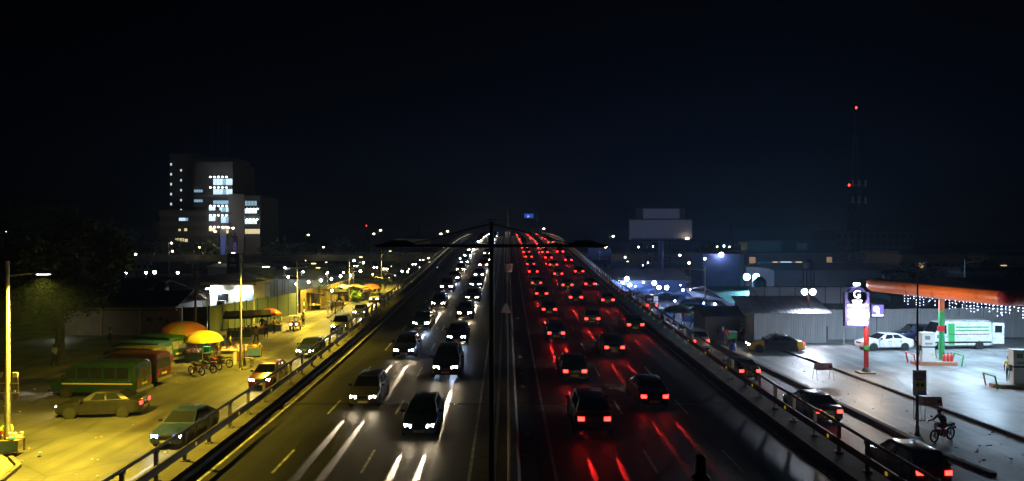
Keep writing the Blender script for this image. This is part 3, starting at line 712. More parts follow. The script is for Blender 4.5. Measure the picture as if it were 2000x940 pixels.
# ================================================================== TRAFFIC (vehicles at rest, lamps lit)
kinds = ['saloon', 'hatchback', 'off-roader', 'saloon', 'hatchback', 'saloon']
cols = ['black', 'grey', 'dark blue', 'black', 'dark blue', 'dark red', 'green', 'grey', 'black']
rnd = random.Random(11)
def lane(x, y0, step, y1, toward, where, group, off):
    y = y0; i = 0
    while y < y1:
        i += 1; k = kinds[(i + off) % 6]; c = cols[(i * 4 + off) % 9]
        far = y > 150
        verb = 'with headlights on' if toward else 'with red tail lights'
        traffic(k, c, x + rnd.uniform(-.18, .18), y, toward, '%s %s %s, %s car up the %s' % (c, k, verb, ORD[min(i, 30)], where), group,
                lit=(y < 185), far=far, cold=(i + off) % 3 == 0 and toward, slope=SL(y), fwd=(i % 2 == 0))
        y += (step if y < 175 else 7.5 if y < 225 else 5.6) * rnd.uniform(.86, 1.14)
lane(-4.1, 35.5, 12.5, 285, True, 'inner left lane', 'traffic coming down the flyover', 0)
lane(-7.7, 41, 13.5, 285, True, 'outer left lane', 'traffic coming down the flyover', 3)
lane(4.2, 36, 12.5, 285, False, 'inner right lane', 'traffic going up the flyover', 1)
lane(7.9, 41, 13, 285, False, 'middle right lane', 'traffic going up the flyover', 4)
lane(11.3, 66, 17, 285, False, 'outer right lane', 'traffic going up the flyover', 2)
for i, (x, y, k, c, rz) in enumerate([(-16.3, 36.5, 'saloon', 'dark blue', PI), (-16.6, 50, 'hatchback', 'dark red', PI), (-17.2, 63, 'saloon', 'dark blue', PI + .03), (-18.2, 79, 'off-roader', 'black', PI + .07),
                                      (-19.6, 96, 'saloon', 'grey', PI + .1), (-21.5, 117, 'hatchback', 'grey', PI + .08), (-23.2, 41.2, 'saloon', 'black', PI/2 + .12)]):
    lb = '%s %s with headlights on, %s along the left service road' % (c, k, ORD[i + 1]) if i < 6 else 'black saloon with headlights on, turning left off the service road toward the minibuses'
    traffic(k, c, x, y, True, lb, 'cars on the left service road', z=.005, rz=rz, cold=i in (0, 3))
for i, (x, y, k, c) in enumerate([(17.0, 30.5, 'hatchback', 'dark red'), (17.4, 41, 'saloon', 'grey'), (17.2, 53, 'saloon', 'black'), (17.5, 67, 'off-roader', 'silver'), (17.3, 84, 'hatchback', 'dark blue'), (17.6, 112, 'saloon', 'grey')]):
    traffic(k, c, x, y, False, '%s %s with red tail lights, %s along the right service road' % (c, k, ORD[i + 1]), 'cars on the right service road', z=.005)
# cars crossing on the road below the overpass
for i, px in enumerate((760, 742, 700, 812)):
    p = G(px, 527 - 3 * i); traffic('saloon', ['white', 'silver', 'grey', 'beige'][i], p.x, p.y - 8, True, '%s saloon with glaring headlights far down the left street, %s from right' % (['white', 'silver', 'grey', 'beige'][i], ORD[(2, 3, 4, 1)[i]]),
                                    'far cars by the overpass', z=.01, rz=PI + (.2, .1, .5, .3)[i], far=True, lit=i == 0)

# ================================================================== MEDIAN LAMPS AND SIGNS
def flyover_lamp(y, x, label, n):
    t = thing('flyover_lamp', label, 'street lamp', (x, y, ZR(y)), 0, 'double street lamps on the median'); hz = 9.42
    MB().cyl((0, 0, .1), (0, 0, 10.05), .085, .06, 12).build('pole', M('grey brown pole', (.10, .085, .075), .6, .1, .3, 3), t, True)
    MB().lathe([(.24, .1), (.24, .14), (.17, .2), (.15, .7)], n=12).build('base', dsteel, t)
    for s in (-1, 1):
        MB().cyl((s*.05, 0, hz), (s*2.5, 0, hz), .045, .04, 8).build('arm', dsteel, t)
        MB().tube([(s*.05, 0, 9.98), (s*.8, 0, 9.80), (s*1.6, 0, 9.58), (s*2.2, 0, hz + .03)], .016).build('stay_rod', dsteel, t)
        MB().loft([[(s*(2.0 + u), yy*w, hz - .05 + z*hh) for yy, z in ((-1, .1), (1, .1), (.75, 1), (.25, 1.15), (-.25, 1.15), (-.75, 1))] for u, w, hh in ((0, .05, .09), (.22, .15, .17), (.62, .17, .17), (.86, .09, .09), (1.0, .05, .07))]).build('lamp_head', blackp, t)
        MB().cyl((s*2.9, 0, hz + .0), (s*3.05, 0, hz), .02, n=6).build('end_tip', dsteel, t)
    return t
flyover_lamp(18.7, -.40, 'unlit dark double arm street lamp nearest the camera on the median', 0)
flyover_lamp(93, .20, 'unlit double arm street lamp with a bucket sign on the median', 1)
flyover_lamp(168, .15, 'unlit double arm street lamp third along the median', 2)
flyover_lamp(243, .15, 'unlit double arm street lamp farthest along the median by the crest', 3)
redp = M('sign red', (.6, .02, .03), .4); wp = M('sign white', (.7, .7, .68), .4); blkp = M('sign black', (.01, .01, .01), .5)
for (y, x, zz, s, lb) in ((92.6, .27, 2.7, 1.0, 'white bucket shaped sign with red stripes on the second median lamp'), (167.6, .2, 2.9, 1.1, 'white bucket shaped sign with red stripes on the third median lamp')):
    t = thing('bucket_sign', lb, 'sign', (x, y, ZR(y)), 0, 'bucket signs on the median lamps')
    MB().lathe([(.40*s, 0), (.56*s, 1.0*s), (.60*s, 1.0*s), (.60*s, 1.06*s)], (0, -.15, zz), 20).build('bucket', wp, t, True)
    for k in range(12):
        a0 = 2*PI*k/12 - .13 + .26; a1 = a0 + .24
        if k % 2 == 0 or True:
            pts = []
            for a, z, r in ((a0, .12, .43), (a1, .12, .43), (a1, .95, .56), (a0, .95, .56)): pts.append((r*s*math.cos(a)*1.012, -.15 + r*s*math.sin(a)*1.012, zz + z*s))
            if not (1.25*PI < (a0 + .12) % (2*PI) < 1.75*PI) or k % 3 == 0: MB().slab(pts, .006).build('stripe', redp, t)
    text('KFC', .24*s, redp, t, (0, -.15 - .55*s, zz + .32*s), (R(90 - 8), 0, 0))
    MB().lathe([(.5*s, 0), (.42*s, .14*s), (.15*s, .2*s), (.001, .2*s)], (0, -.15, zz + 1.06*s), 12).build('heaped_top', M('brown crust', (.25, .12, .05), .8, 0, .5, 12), t)
    MB().b2(-.06, .06, -.1, .3, zz + .3, zz + .4).build('bracket', dsteel, t)
p = PD(988, 602, 60)
t = thing('warning_sign', 'grey triangular road sign seen from behind on the median', 'sign', (p.x, 60, ZR(60)))
MB().cyl((0, 0, .1), (0, 0, 3.0), .035, n=8).build('post', steel, t)
MB().slab([(-.48, -.05, 2.35), (.48, -.05, 2.35), (0, -.05, 3.2)], .02).build('plate', M('sign back alloy', (.4, .4, .42), .5, .5, .2, 4), t)
for z in (2.5, 2.8): MB().b2(-.25, .25, -.08, -.06, z, z + .04).build('bracket', steel, t)
for y in (30.4, 33.6, 43.5, 47, 52.5, 71):
    MB().lathe([(.10, 0), (.16, .05), (.13, .12), (.001, .17)], n=7).build('litter', M('litter %d' % int(y), random.choice([(.5, .5, .48), (.35, .12, .06), (.1, .1, .1)]), .8)).location = (.72 + .4*random.random(), y, ZR(y) + .13)
for o in [o for o in bpy.data.objects if o.name.startswith('litter')]: tag(o, 'small scrap of rubbish lying in the dirt beside the median barrier', 'litter', 'rubbish on the median')
t = thing('leaning_plank', 'dark plank leaning on the right face of the median barrier', 'plank', (.6, 50, ZR(50)))
MB().cyl((.55, -2.5, .16), (-.05, 1.5, .85), .07, n=5).build('plank', dsteel, t)
# overhead advertising board past the crest
t = thing('lit_advert_board', 'small blue lit advertising board above the far crest of the road', 'billboard', (14.2, 332, ZR(332)))
MB().cyl((0, 0, 0), (0, 0, 11), .2, .16, 8).build('post', dsteel, t); MB().b2(-5.5, 0, -.1, .1, 8.2, 8.4).build('arm', dsteel, t)
MB().b2(-6.2, -1.8, -.2, .1, 8.5, 10.5).build('frame', dsteel, t); MB().b2(-6.1, -1.9, -.24, -.2, 8.58, 10.42).build('screen', EM('blue screen', (.03, .10, .6), .7), t)
text('ja', 1.3, EM('screen white', (.8, .85, 1), 1.5), t, (-4.3, -.26, 9.4), (R(90), 0, 0))

# footbridge the picture is taken from
t = thing('footbridge', 'dark footbridge railing post poking up at the bottom edge', 'footbridge', (0, 0, 0))
MB().b2(-22, 22, -1.6, 2.6, 7.9, 8.2).build('deck', conc, t)
for x in (-19, 19.4): MB().b2(x-.5, x+.5, -.8, 1.6, -.1, 7.9).build('pier', conc, t)
for k in range(-12, 13):
    x = .675 + k*1.6
    mb = MB(); top = 9.255 if k == 0 else 9.04
    mb.cyl((x, 2.5, 8.2), (x, 2.5, top-.02), .019, n=10)
    if k == 0: mb.lathe([(.019, 0), (.019, .012), (.013, .02), (.001, .022)], (x, 2.5, top-.022), 10); mb.lathe([(.034, -.03), (.034, 0), (.02, .012)], (x, 2.5, 9.175), 10)
    mb.build('railing_post', blackp, t)
MB().cyl((-20, 2.5, 9.05), (20, 2.5, 9.05), .025, n=8).build('hand_rail', blackp, t); MB().cyl((-20, 2.5, 8.6), (20, 2.5, 8.6), .018, n=8).build('lower_rail', blackp, t)

# ================================================================== RIGHT SIDE: FILLING STATION
FZ = .12
# canopy
c0 = Vector((31.8, 63, 0)); c1 = Vector((33.6, 48.2, 0)); u = (c1 - c0).normalized(); v = Vector((-u.y, u.x, 0)); cl = (c1 - c0).length; cw = 20
if v.x < 0: v = -v
t = thing('filling_station_canopy', 'wide orange edged canopy over the filling station forecourt', 'canopy', (c0.x, c0.y, FZ)); ca = math.atan2(u.y, u.x)
def cp(a, b, z): q = u*a + v*b; return (q.x, q.y, z)
orange = M('orange fascia', (.85, .17, .02), .3, 0, .1, .7, coat=.5); redf = M('red fascia', (.55, .05, .05), .35, coat=.4)
roofm = M('dark roof sheet', (.04, .04, .045), .6, .2, .3, .6)
prof = [(.02, 5.45), (-.12, 5.55), (-.30, 5.72), (-.38, 5.95), (-.34, 6.2), (-.2, 6.4), (.0, 6.48), (.08, 6.46), (.08, 5.45)]
MB().loft([[cp(a, o, z) for o, z in prof] for a in (.4, cl*.25, cl*.5, cl*.75, cl-.42)]).build('fascia', orange, t, True)
MB().loft([[cp(cl - o - .05, b, z) for o, z in prof] for b in (.35, cw*.5, cw)]).build('fascia', redf, t, True)
MB().loft([[cp(o + .05, b, z) for o, z in prof] for b in (.35, cw*.5, cw)]).build('fascia', orange, t, True)
for k, (a, mt) in enumerate(((cl - .42, redf), (.42, orange))):
    a0, sg = (cl-.42, 1) if k == 0 else (.42, -1); rings = []
    for q in range(6):
        th = q/5*PI/2; rings.append([cp(a0 + sg*(.40 - o)*math.sin(th), .38 - (.38 - o)*math.cos(th), z) for o, z in prof])
    MB().loft(rings).build('fascia_corner', mt, t, True)
MB().add([cp(.1, .1, 5.5), cp(cl-.1, .1, 5.5), cp(cl-.1, cw, 5.5), cp(.1, cw, 5.5), cp(.1, .1, 5.56), cp(cl-.1, .1, 5.56), cp(cl-.1, cw, 5.56), cp(.1, cw, 5.56)],
         [(0,1,2,3),(4,5,6,7),(0,1,5,4),(1,2,6,5),(2,3,7,6),(3,0,4,7)]).build('soffit', white, t)
MB().add([cp(.1, .1, 6.4), cp(cl-.1, .1, 6.4), cp(cl-.1, cw, 6.4), cp(.1, cw, 6.4), cp(cl*.5, 1.5, 7.0), cp(cl*.5, cw-1.5, 7.0)], [(0,1,4),(1,2,5,4),(2,3,5),(3,0,4,5)]).build('roof', roofm, t)
stn = EM('cool canopy lens', (.86, .95, 1), 12)
for a in (cl*.22, cl*.78):
    for b in (1.6, 7, 13):
        q = cp(a, b, 5.46); MB().box(q, (.8, .8, .07), ca).build('canopy_light', stn, t)
        l = lamp('AREA', 'canopy_light_glow', t, (q[0], q[1], q[2] - .06), (.52, .76, 1), 740, (.75, .75), (0, 0, -1))
# columns (green and orange) standing on pump islands
pgreen = M('green column paint', (.04, .36, .10), .45); porange = M('orange column paint', (.7, .16, .05), .45)
def column(px, py, lb, name='canopy_column'):
    t = thing(name, lb, 'column', (px, py, FZ)); MB().cyl((0, 0, .2), (0, 0, 4.2), .21, n=14).build('lower_shaft', pgreen, t, True)
    MB().cyl((0, 0, 4.2), (0, 0, 5.5), .21, n=14).build('upper_shaft', porange, t, True); MB().cyl((0, 0, 2.55), (0, 0, 3.0), .22, n=14).build('band', redp, t, True)
    MB().b2(-.5, -.1, -.3, -.22, 2.55, 2.95).build('arrow_sign', redp, t); return t
i1 = G(1824, 712, .12); i2 = G(1985, 757, .12); cpos = G(1839, 708, .12)
column(cpos.x, cpos.y, 'round green and orange canopy column behind the nearer white fuel pump'); column(36.2, 46.2 - .0, 'round green and orange canopy column beyond the right edge')
tank_red = M('extinguisher red', (.6, .03, .02), .3, coat=.4)
pumpw = M('pump enamel', (.7, .72, .72), .3, 0, .05, 4, coat=.4)
def island(c, rz, lb, guard, L=3.4):
    t = thing('pump_island', lb, 'pump island', (c[0], c[1], FZ), rz)
    poly = [(-L/2, -.25), (-L/2+.35, -.55), (L/2-.35, -.55), (L/2, -.25), (L/2, .25), (L/2-.35, .55), (-L/2+.35, .55), (-L/2, .25)]
    MB().prism(poly, -.05, .24).build('plinth', M('terracotta edge', (.42, .17, .08), .6, 0, .2, 3), t)
    MB().prism([(x*.97, y*.92) for x, y in poly], .24, .262).build('top_slab', conc, t)
    for s, (m0, m1) in zip((-1, 1), guard):
        mb = MB(); a = s*(L/2 + .05)
        mb.cyl((a - s*.05, -.75, -.02), (a + s*.12, -.75, .85), .055, n=8); mb.cyl((a + s*.12, -.75, .85), (a + s*.12, .62, .85), .055, n=8); mb.cyl((a + s*.12, .62, .85), (a - s*.05, .62, -.02), .055, n=8, mi=1)
        mb.build('crash_guard', [m0, m1], t)
    return t
gr = M('guard red', (.55, .03, .03), .4); gg = M('guard green', (.03, .40, .10), .4)
island((i1.x, i1.y), R(-5), 'terracotta pump island with red and green crash guards under the canopy', ((gr, gr), (gg, gg)))
island((i2.x + .1, i2.y), R(-5), 'terracotta pump island with a green and orange guard at the right edge', ((gg, porange), (gg, gg)))
def pump(loc, rz, lb):
    t = thing('fuel_pump', lb, 'fuel pump', (*loc, FZ + .262), rz)
    MB().box((0, 0, .55), (.95, .55, 1.1), 0, 0, .98).build('cabinet', pumpw, t); MB().box((0, 0, 1.72), (.98, .58, 1.0), 0, 0, 1.0).build('display_head', pumpw, t)
    MB().box((0, 0, 1.15), (.86, .48, .14)).build('waist', blackp, t); MB().box((0, 0, 2.25), (1.04, .64, .1)).build('cap', white, t)
    for s in (-1, 1):
        MB().b2(-.28, .1, s*.292, s*.30, 1.75, 2.05).build('screen', M('grey lcd', (.2, .26, .24), .2), t)
        MB().b2(-.28, .28, s*.292, s*.30, 1.36, 1.5).build('keypad', M('pump panel grey', (.3, .3, .3), .5), t)
        MB().b2(.2, .38, s*.277, s*.285, .5, .68).build('sticker', M('sticker yellow', (.7, .6, .1), .5), t)
        for q in (-.55, .55):
            if (s > 0) == (q > 0): continue
            MB().b2(q-.05, q+.05, -.1, .1, .85, 1.25).build('nozzle', blackp, t)
            MB().tube([(q, 0, .9), (q*1.25, -.1, .5), (q*1.3, -.15, .25), (q*1.05, 0, .6), (q*.95, .05, 1.3)], .022).build('hose', blackp, t)
    return t
pump((i1.x - .55, i1.y), R(-5), 'white fuel pump on the island in front of the green column'); pump((i2.x + .15, i2.y), R(-5), 'big white fuel pump at the right edge of the picture')
for k in range(3):
    t = thing('fire_extinguisher', 'red fire extinguisher on the pump island, %s from the column' % ORD[k+1], 'extinguisher', (i1.x + .75 + .3*k, i1.y - .1, FZ + .262), 0, 'extinguishers on the island')
    MB().lathe([(.11, 0), (.12, .04), (.12, .48), (.05, .58), (.03, .62)], n=10).build('cylinder', tank_red, t, True); MB().b2(-.08, .04, -.02, .02, .62, .68).build('handle', blackp, t)
# attendants
person('attendant in an orange shirt standing behind the green canopy column', (i1.x + 1.3, i1.y + 4, FZ), 2.2, 'reach', 'orange', 'dark')
person('attendant in a yellow shirt beside the right edge fuel pump', (i2.x + .9, i2.y + 2.0, FZ), 2.6, 'stand', 'yellow', 'dark')
# light curtain hung under the far canopy edge
t = thing('light_curtain', 'hanging curtain of tiny white fairy lights along the canopy', 'fairy lights', (0, 0, 0)); bl = EM('fairy light', (.6, .66, 1), 11); rr = random.Random(5)
for k in range(0, 60):
    w = c0 + u*(k*cl/59) + v*(3.4 + .15*(k % 3)); L = rr.uniform(.55, 1.3)
    mb = MB().cyl((w.x, w.y, 5.6), (w.x, w.y, 5.55 - L), .003, n=3)
    for q in range(int(L/.24)):
        s = .033; zc = 5.46 - q*.24 - rr.uniform(0, .12); mb.add([(w.x - s, w.y, zc), (w.x + s, w.y, zc), (w.x, w.y - s, zc), (w.x, w.y + s, zc), (w.x, w.y, zc - s), (w.x, w.y, zc + s)], [(0,2,5),(2,1,5),(1,3,5),(3,0,5),(2,0,4),(1,2,4),(3,1,4),(0,3,4)], 1)
    mb.build('light_strand', [dsteel, bl], t)
# price totem
b = G(1692, 729, .12)
t = thing('price_totem', 'tall price sign with glowing white panel on a red pole', 'sign', (b.x, b.y, FZ))
MB().cyl((0, 0, .15), (0, 0, 4.0), .17, n=12).build('pole', M('pole red', (.33, .02, .025), .45, 0, .2, 3), t, True); MB().cyl((0, 0, 1.75), (0, 0, 2.05), .20, n=12).build('wrap', pgreen, t)
MB().b2(-.65, .5, -.45, .45, -.1, .12).build('plinth', conc, t); MB().lathe([(.36, .12), (.2, .4), (.17, .42)], n=8).build('base', blackp, t)
navy = M('sign navy', (.05, .05, .22), .4); pw = EM('sign white glow', (.93, .94, 1), 3.0)
MB().b2(-1.66, .14, -.18, .18, 3.50, 6.05).build('cabinet', navy, t); MB().cyl((-.76, -.18, 5.72), (-.76, .18, 5.72), .72, n=28).build('crest_panel', navy, t)
for z0, z1 in ((5.02, 5.14), (4.62, 4.75), (4.22, 4.35), (3.62, 3.88)): MB().b2(-1.5, .0, -.21, -.19, z0, z1).build('price_strip', pw, t)
text('G', .82, pw, t, (-.78, -.2, 5.86), (R(90), 0, 0), ext=.02); MB().b2(-1.14, -.42, -.21, -.19, 5.34, 5.46).build('caption_bar', pw, t); MB().b2(-1.1, -.46, -.21, -.19, 5.22, 5.3).build('caption_bar', pw, t)
MB().lathe([(.001, -.12), (.34, -.1), (.45, 0), (.34, .1), (.001, .12)], (-.42, -.34, 4.35), 14, axis='y').build('flood_bulb', EM('warm glare', (1, .84, .66), 32), t)
lamp('POINT', 'flood_light', t, (-.42, -.75, 4.35), (1, .80, .6), 1300, .3)
MB().lathe([(.001, -.12), (.2, -.08), (.24, 0), (.2, .08), (.001, .12)], (-.72, 0, 6.62), 10).build('top_lamp', EM('blue white glare', (.66, .84, 1), 34), t); MB().cyl((-.72, 0, 6.3), (-.72, 0, 6.5), .05, n=6).build('lamp_stem', blackp, t)
lamp('POINT', 'top_lamp_light', t, (-.72, -.1, 6.75), (.6, .8, 1), 400, .2)
b = G(1712, 662, .12)
t = thing('lit_sign', 'small square purple lit sign on a thin post beside the price sign', 'sign', (b.x - .0, b.y, FZ)); MB().cyl((0, 0, 0), (0, 0, 2.2), .04, n=6).build('post', dsteel, t)
MB().b2(-.62, .72, -.1, .1, 2.15, 3.5).build('cabinet', navy, t); MB().b2(-.54, .64, -.12, -.1, 2.24, 3.42).build('panel', EM('violet panel', (.3, .24, .9), .8), t); MB().b2(-.5, .6, -.14, -.12, 2.3, 2.46).build('bar', pw, t)
MB().cyl((-.1, -.12, 3.0), (-.1, -.15, 3.0), .3, n=16).build('dot', pw, t); MB().b2(-.05, .2, -.14, -.12, 2.46, 2.8).build('bar', pw, t)

# corrugated white boundary wall with panels
wallm = M('white corrugated paint', (.55, .54, .55), .55, .1, .2, .8, stretch=(1, 1, .15))
def corr(w, h, n=7, amp=.035):
    mb = MB(); pts = []
    for i in range(n*2 + 1): pts.append((w*i/(n*2), amp if i % 2 else 0))
    vs = [(x, y, 0) for x, y in pts] + [(x, y, h) for x, y in pts]; k = len(pts)
    return mb.add(vs, [(i, i+1, k+i+1, k+i) for i in range(k-1)])
def fence(a, b, h, lb, mat, pw=1.15, cat='fence', tone=None):
    a = Vector((*a, 0)); b = Vector((*b, 0)); d = b - a; n = max(1, round(d.length/pw)); ang = math.atan2(d.y, d.x)
    t = thing('corrugated_fence', lb, cat, (a.x, a.y, 0), ang); me = corr(d.length/n - .012, h).mesh('sheet_panel', mat); pmesh = MB().b2(-.05, .05, .08, .18, 0, h + .05).mesh('post', dsteel); rr = random.Random(int(a.x*10))
    for k in range(n):
        o = link('sheet_panel', me, t); o.location = (d.length*k/n, rr.uniform(-.015, .015), rr.uniform(-.03, .03))
        if k % 2 == 0: link('post', pmesh, t).location = (d.length*k/n, 0, 0)
    MB().b2(0, d.length, .04, .1, h*.85, h*.85+.07).build('rail', dsteel, t); return t
fence((30.4, 71.2), (58, 74.5), 3.1, 'white corrugated metal fence behind the parked cars and van', wallm)
# shed at left end of the fence: striped sheet roof
t = thing('corrugated_shed', 'white corrugated shed with a sloping ribbed metal roof', 'shed', (23.9, 69.2, 0)); me = corr(1.15, 3.0).mesh('wall_sheet', wallm); sd = corr(1.15, 3.0).mesh('wall_sheet', wallm)
for k in range(6): link('wall_sheet', me, t).location = (k*1.16, 0, 0)
for k in range(5):
    o = link('wall_sheet', sd, t); o.location = (-.02, .1 + k*1.16, 0); o.rotation_euler = (0, 0, R(90))
rib = M('ribbed roof steel', (.30, .30, .33), .4, .4, .25, 1.5)
for k in range(11):
    x0 = -1.2 + k*.78; mb = MB(); mb.slab([(x0, -.5, 3.02), (x0+.72, -.5, 3.02), (x0+.72, 3.6, 4.35), (x0, 3.6, 4.35)], .03); mb.slab([(x0+.3, -.5, 3.07), (x0+.38, -.5, 3.07), (x0+.38, 3.6, 4.41), (x0+.3, 3.6, 4.41)], .05); mb.build('roof_sheet', rib, t)
MB().b2(0, 6.9, 5.9, 6.0, 0, 4.2).build('rear_wall', dconc, t)
t = thing('hoarding', 'pale panel hoarding with dark braces above the ribbed roof', 'hoarding', (25.9, 76.5, 0))
for k in range(7): MB().b2(k*1.62, k*1.62+1.58, 0, .06, 3.3, 5.0).build('panel', M('pale hoarding', (.42, .40, .46), .6, 0, .1, .6), t)
for k in range(8): MB().b2(k*1.62-.04, k*1.62+.0, -.06, .0, 0, 5.02).build('post', dsteel, t)
MB().tube([(.1, -.05, 4.9), (1.5, -.05, 3.4)], .03, 4).build('brace', dsteel, t); MB().tube([(5.0, -.05, 4.9), (6.4, -.05, 3.4)], .03, 4).build('brace', dsteel, t)
def ac_unit(loc, lb, rz=0):
    t = thing('air_conditioner', lb, 'air conditioner', loc, rz); MB().b2(-.5, .5, -.35, 0, 0, .8).build('casing', M('ac grey', (.2, .2, .21), .5), t)
    MB().lathe([(.30, -.36), (.33, -.40), (.27, -.40), (.26, -.37), (.05, -.37), (.05, -.40), (.001, -.40)], (-.1, 0, .4), 16, axis='y').build('fan_grille', blackp, t)
    for s in (-.45, .45): MB().b2(s-.03, s+.03, -.4, .1, -.08, 0).build('bracket', dsteel, t)
    return t
ac_unit(tuple(PD(1600, 632, 71.4)), 'grey air conditioner box on the white corrugated fence')
t = thing('cabinet', 'dark metal cabinet against the white fence under the air conditioner', 'cabinet', (G(1583, 662).x, 70.2, .12)); MB().b2(-.4, .4, -.3, .3, .25, 1.5).build('box', blackp, t); [MB().b2(s-.04, s+.04, -.25, .25, 0, .25).build('leg', redp, t) for s in (-.33, .33)]
t = thing('bollard', 'white slim traffic bollard beside the white saloon', 'bollard', tuple(G(1648, 672, .12))); MB().lathe([(.2, 0), (.2, .05), (.07, .12), (.05, 1.0), (.001, 1.02)], n=10).build('body', white, t)
# parked vehicles
o = make_car('saloon', PAINT['white'], 'white saloon parked side-on on the forecourt behind the red pole'); o.location = (G(1722, 681, .12).x, 65.2, .12); o.rotation_euler = (0, 0, R(90 + 4)); o.scale = (1.04,)*3
for c in o.children:
    if c.name.startswith('headlight'): setmat(c, M('clear lens', (.5, .5, .5), .1))
    if c.name.startswith('tail_light'): setmat(c, M('unlit red lens', (.35, .01, .01), .2))
t = make_car('saloon', PAINT['black'], 'black taxi with orange wings pulling out by the corrugated shed', 'taxi', taxi_y); t.location = (24.2, 64.8, .0); t.rotation_euler = (0, 0, R(90 - 8)); t.scale = (1.05,)*3
MB().box((0, -.2, 1.5), (.5, .2, .16)).build('roof_sign', M('taxi sign', (.5, .4, .1), .4), t)
beam(t, 'taxi_beam:', (-.55, 2.4, .62), (0, 1, -.1), (1, .8, .5), 900, 40); beam(t, 'taxi_glow:', (.55, -2.4, .8), (0, -1, -.2), (1, .04, .02), 300, 80)
o = make_car('off-roader', PAINT['dark blue'], 'dark blue off-roader parked behind the white saloon'); o.location = (G(1782, 668, .12).x, 69.3, .12); o.rotation_euler = (0, 0, R(84))
for c in o.children:
    if c.name.startswith('headlight'): setmat(c, M('clear lens', (.5, .5, .5), .1))
    if c.name.startswith('tail_light'): setmat(c, M('unlit red lens', (.35, .01, .01), .2))
vw = P('van white', (.66, .70, .70)); vg = M('van green', (.04, .34, .09), .35, coat=.4); vb = M('van blue', (.03, .10, .5), .35)
t = make_van('white delivery van with green bands and its rear door open', vw, 'van', 6.1, 2.0, 2.62, False, None, 'delivery_van'); vp = G(1880, 684, .12); t.location = (vp.x, 66.0, .12); t.rotation_euler = (0, 0, R(90 + 3))
for s in (-1, 1):
    MB().b2(s*1.0, s*1.012, .55, 1.15, .45, 2.35).build('green_band', vg, t)
    for z in (1.68, 1.98): MB().b2(s*.985, s*1.004, -2.7, .45, z, z + .09).build('green_stripe', vg, t)
    for k in range(10): MB().b2(s*.99, s*1.006, -2.65 + k*.33, -2.5 + k*.33, 1.33, 1.38).build('red_dash', redp, t)
    MB().box((s*1.0, 1.65, .95), (.02, .36, .36)).build('blue_patch', vb, t); MB().box((s*1.0, 2.05, 1.18), (.02, .30, .30)).build('blue_patch', vb, t)
    MB().b2(s*.99, s*1.015, -2.9, 2.4, .58, .72).build('rub_strip', blackp, t)
dr = MB().slab([(0, 0, 0), (.0, -.95, 0), (0, -.95, 1.9), (0, 0, 1.9)], .06).build('rear_door', vw, t); dr.location = (-.94, -3.06, .5); dr.rotation_euler = (0, 0, R(-14))
MB().b2(-.07, .012, -.75, -.2, 1.05, 1.65).build('pane', glass, dr)
# motorbike and rider, signs, poster pole
b = G(1841, 862)
motorbike('dark motorbike with a rider leaning forward on the pavement', (b.x, b.y, 0), R(90 + 26), 'blue')
person('rider in a dark jacket and red yellow shorts leaning over the motorbike', (b.x + .02, b.y - .06, -.02), R(90 + 26), 'ride', 'dark', 'red', headwear=M('black helmet', (.015, .015, .017), .25))
def a_frame(loc, rz, lb):
    t = thing('no_parking_sign', lb, 'sign', loc, rz, 'no parking trestles')
    for s in (-1, 1):
        MB().slab([(-.62, s*.18 + 0, .72), (.62, s*.18, .72), (.62, s*.05, 1.18), (-.62, s*.05, 1.18)][::s], .02).build('board', M('board pink white', (.6, .52, .55), .5), t)
        for q in (-.6, .6): MB().cyl((q, s*.05, 1.18), (q, s*.38, 0), .014, n=5).build('leg', steel, t)
    text('NO', .2, redp, t, (-.2, -.135, 1.04), (R(74), 0, 0)); text('PARKING', .17, redp, t, (-.12, -.175, .84), (R(74), 0, 0))
    MB().lathe([(.13, -.005), (.13, .005)], (.44, -.16, .95), 16, axis='y').build('ring', redp, t)
    return t
b = G(1828, 822); a_frame((b.x, b.y + .6, 0), R(-4), 'no parking trestle sign right behind the motorbike rider')
b = G(1608, 742); a_frame((b.x, b.y, 0), R(2), 'no parking trestle sign alone on the pavement left of the red pole')
b = G(1790, 850)
t = street_lamp('thin dark street lamp pole carrying a poster beside the motorbike', (b.x + .05, b.y, 0), 8.65, 1.2, PI, lit=False, thick=.07, mat=dsteel)
t = thing('poster_board', 'framed poster with blue and yellow print strapped to the dark pole', 'poster', (b.x + .05, b.y - .12, 0))
MB().b2(-.32, .36, -.06, 0, 2.08, 3.36).build('board', M('poster paper', (.42, .42, .5), .5), t); MB().b2(-.28, .32, -.066, -.06, 2.95, 3.25).build('heading', M('poster blue', (.15, .2, .45), .5), t)
MB().b2(-.2, .24, -.067, -.06, 2.86, 2.92).build('text_line', blkp, t)
MB().b2(-.2, .26, -.067, -.06, 2.42, 2.78).build('picture', M('poster green', (.35, .42, .08), .5, 0, .7, 14), t); MB().b2(-.1, .34, -.066, -.06, 2.10, 2.3).build('footer', M('poster sky', (.1, .25, .6), .5), t)
for q in (-.10, .14): MB().cyl((q, -.066, 2.62), (q, -.075, 2.62), .09, n=10).build('figure', M('poster navy', (.02, .04, .12), .5), t)
t = thing('empty_sign_frame', 'empty rusty sign frame hanging below the poster', 'frame', (b.x + .05, b.y - .12, 0))
for a_, b_ in (((-.25, 0, .85), (-.25, 0, 2.05)), ((.26, -.1, .78), (.26, -.1, 2.0)), ((-.25, 0, .85), (.26, -.1, .78)), ((-.25, 0, 2.05), (.26, -.1, 2.0)), ((-.15, 0, .86), (-.15, 0, 2.05))): MB().cyl(a_, b_, .018, n=5).build('bar', dsteel, t)

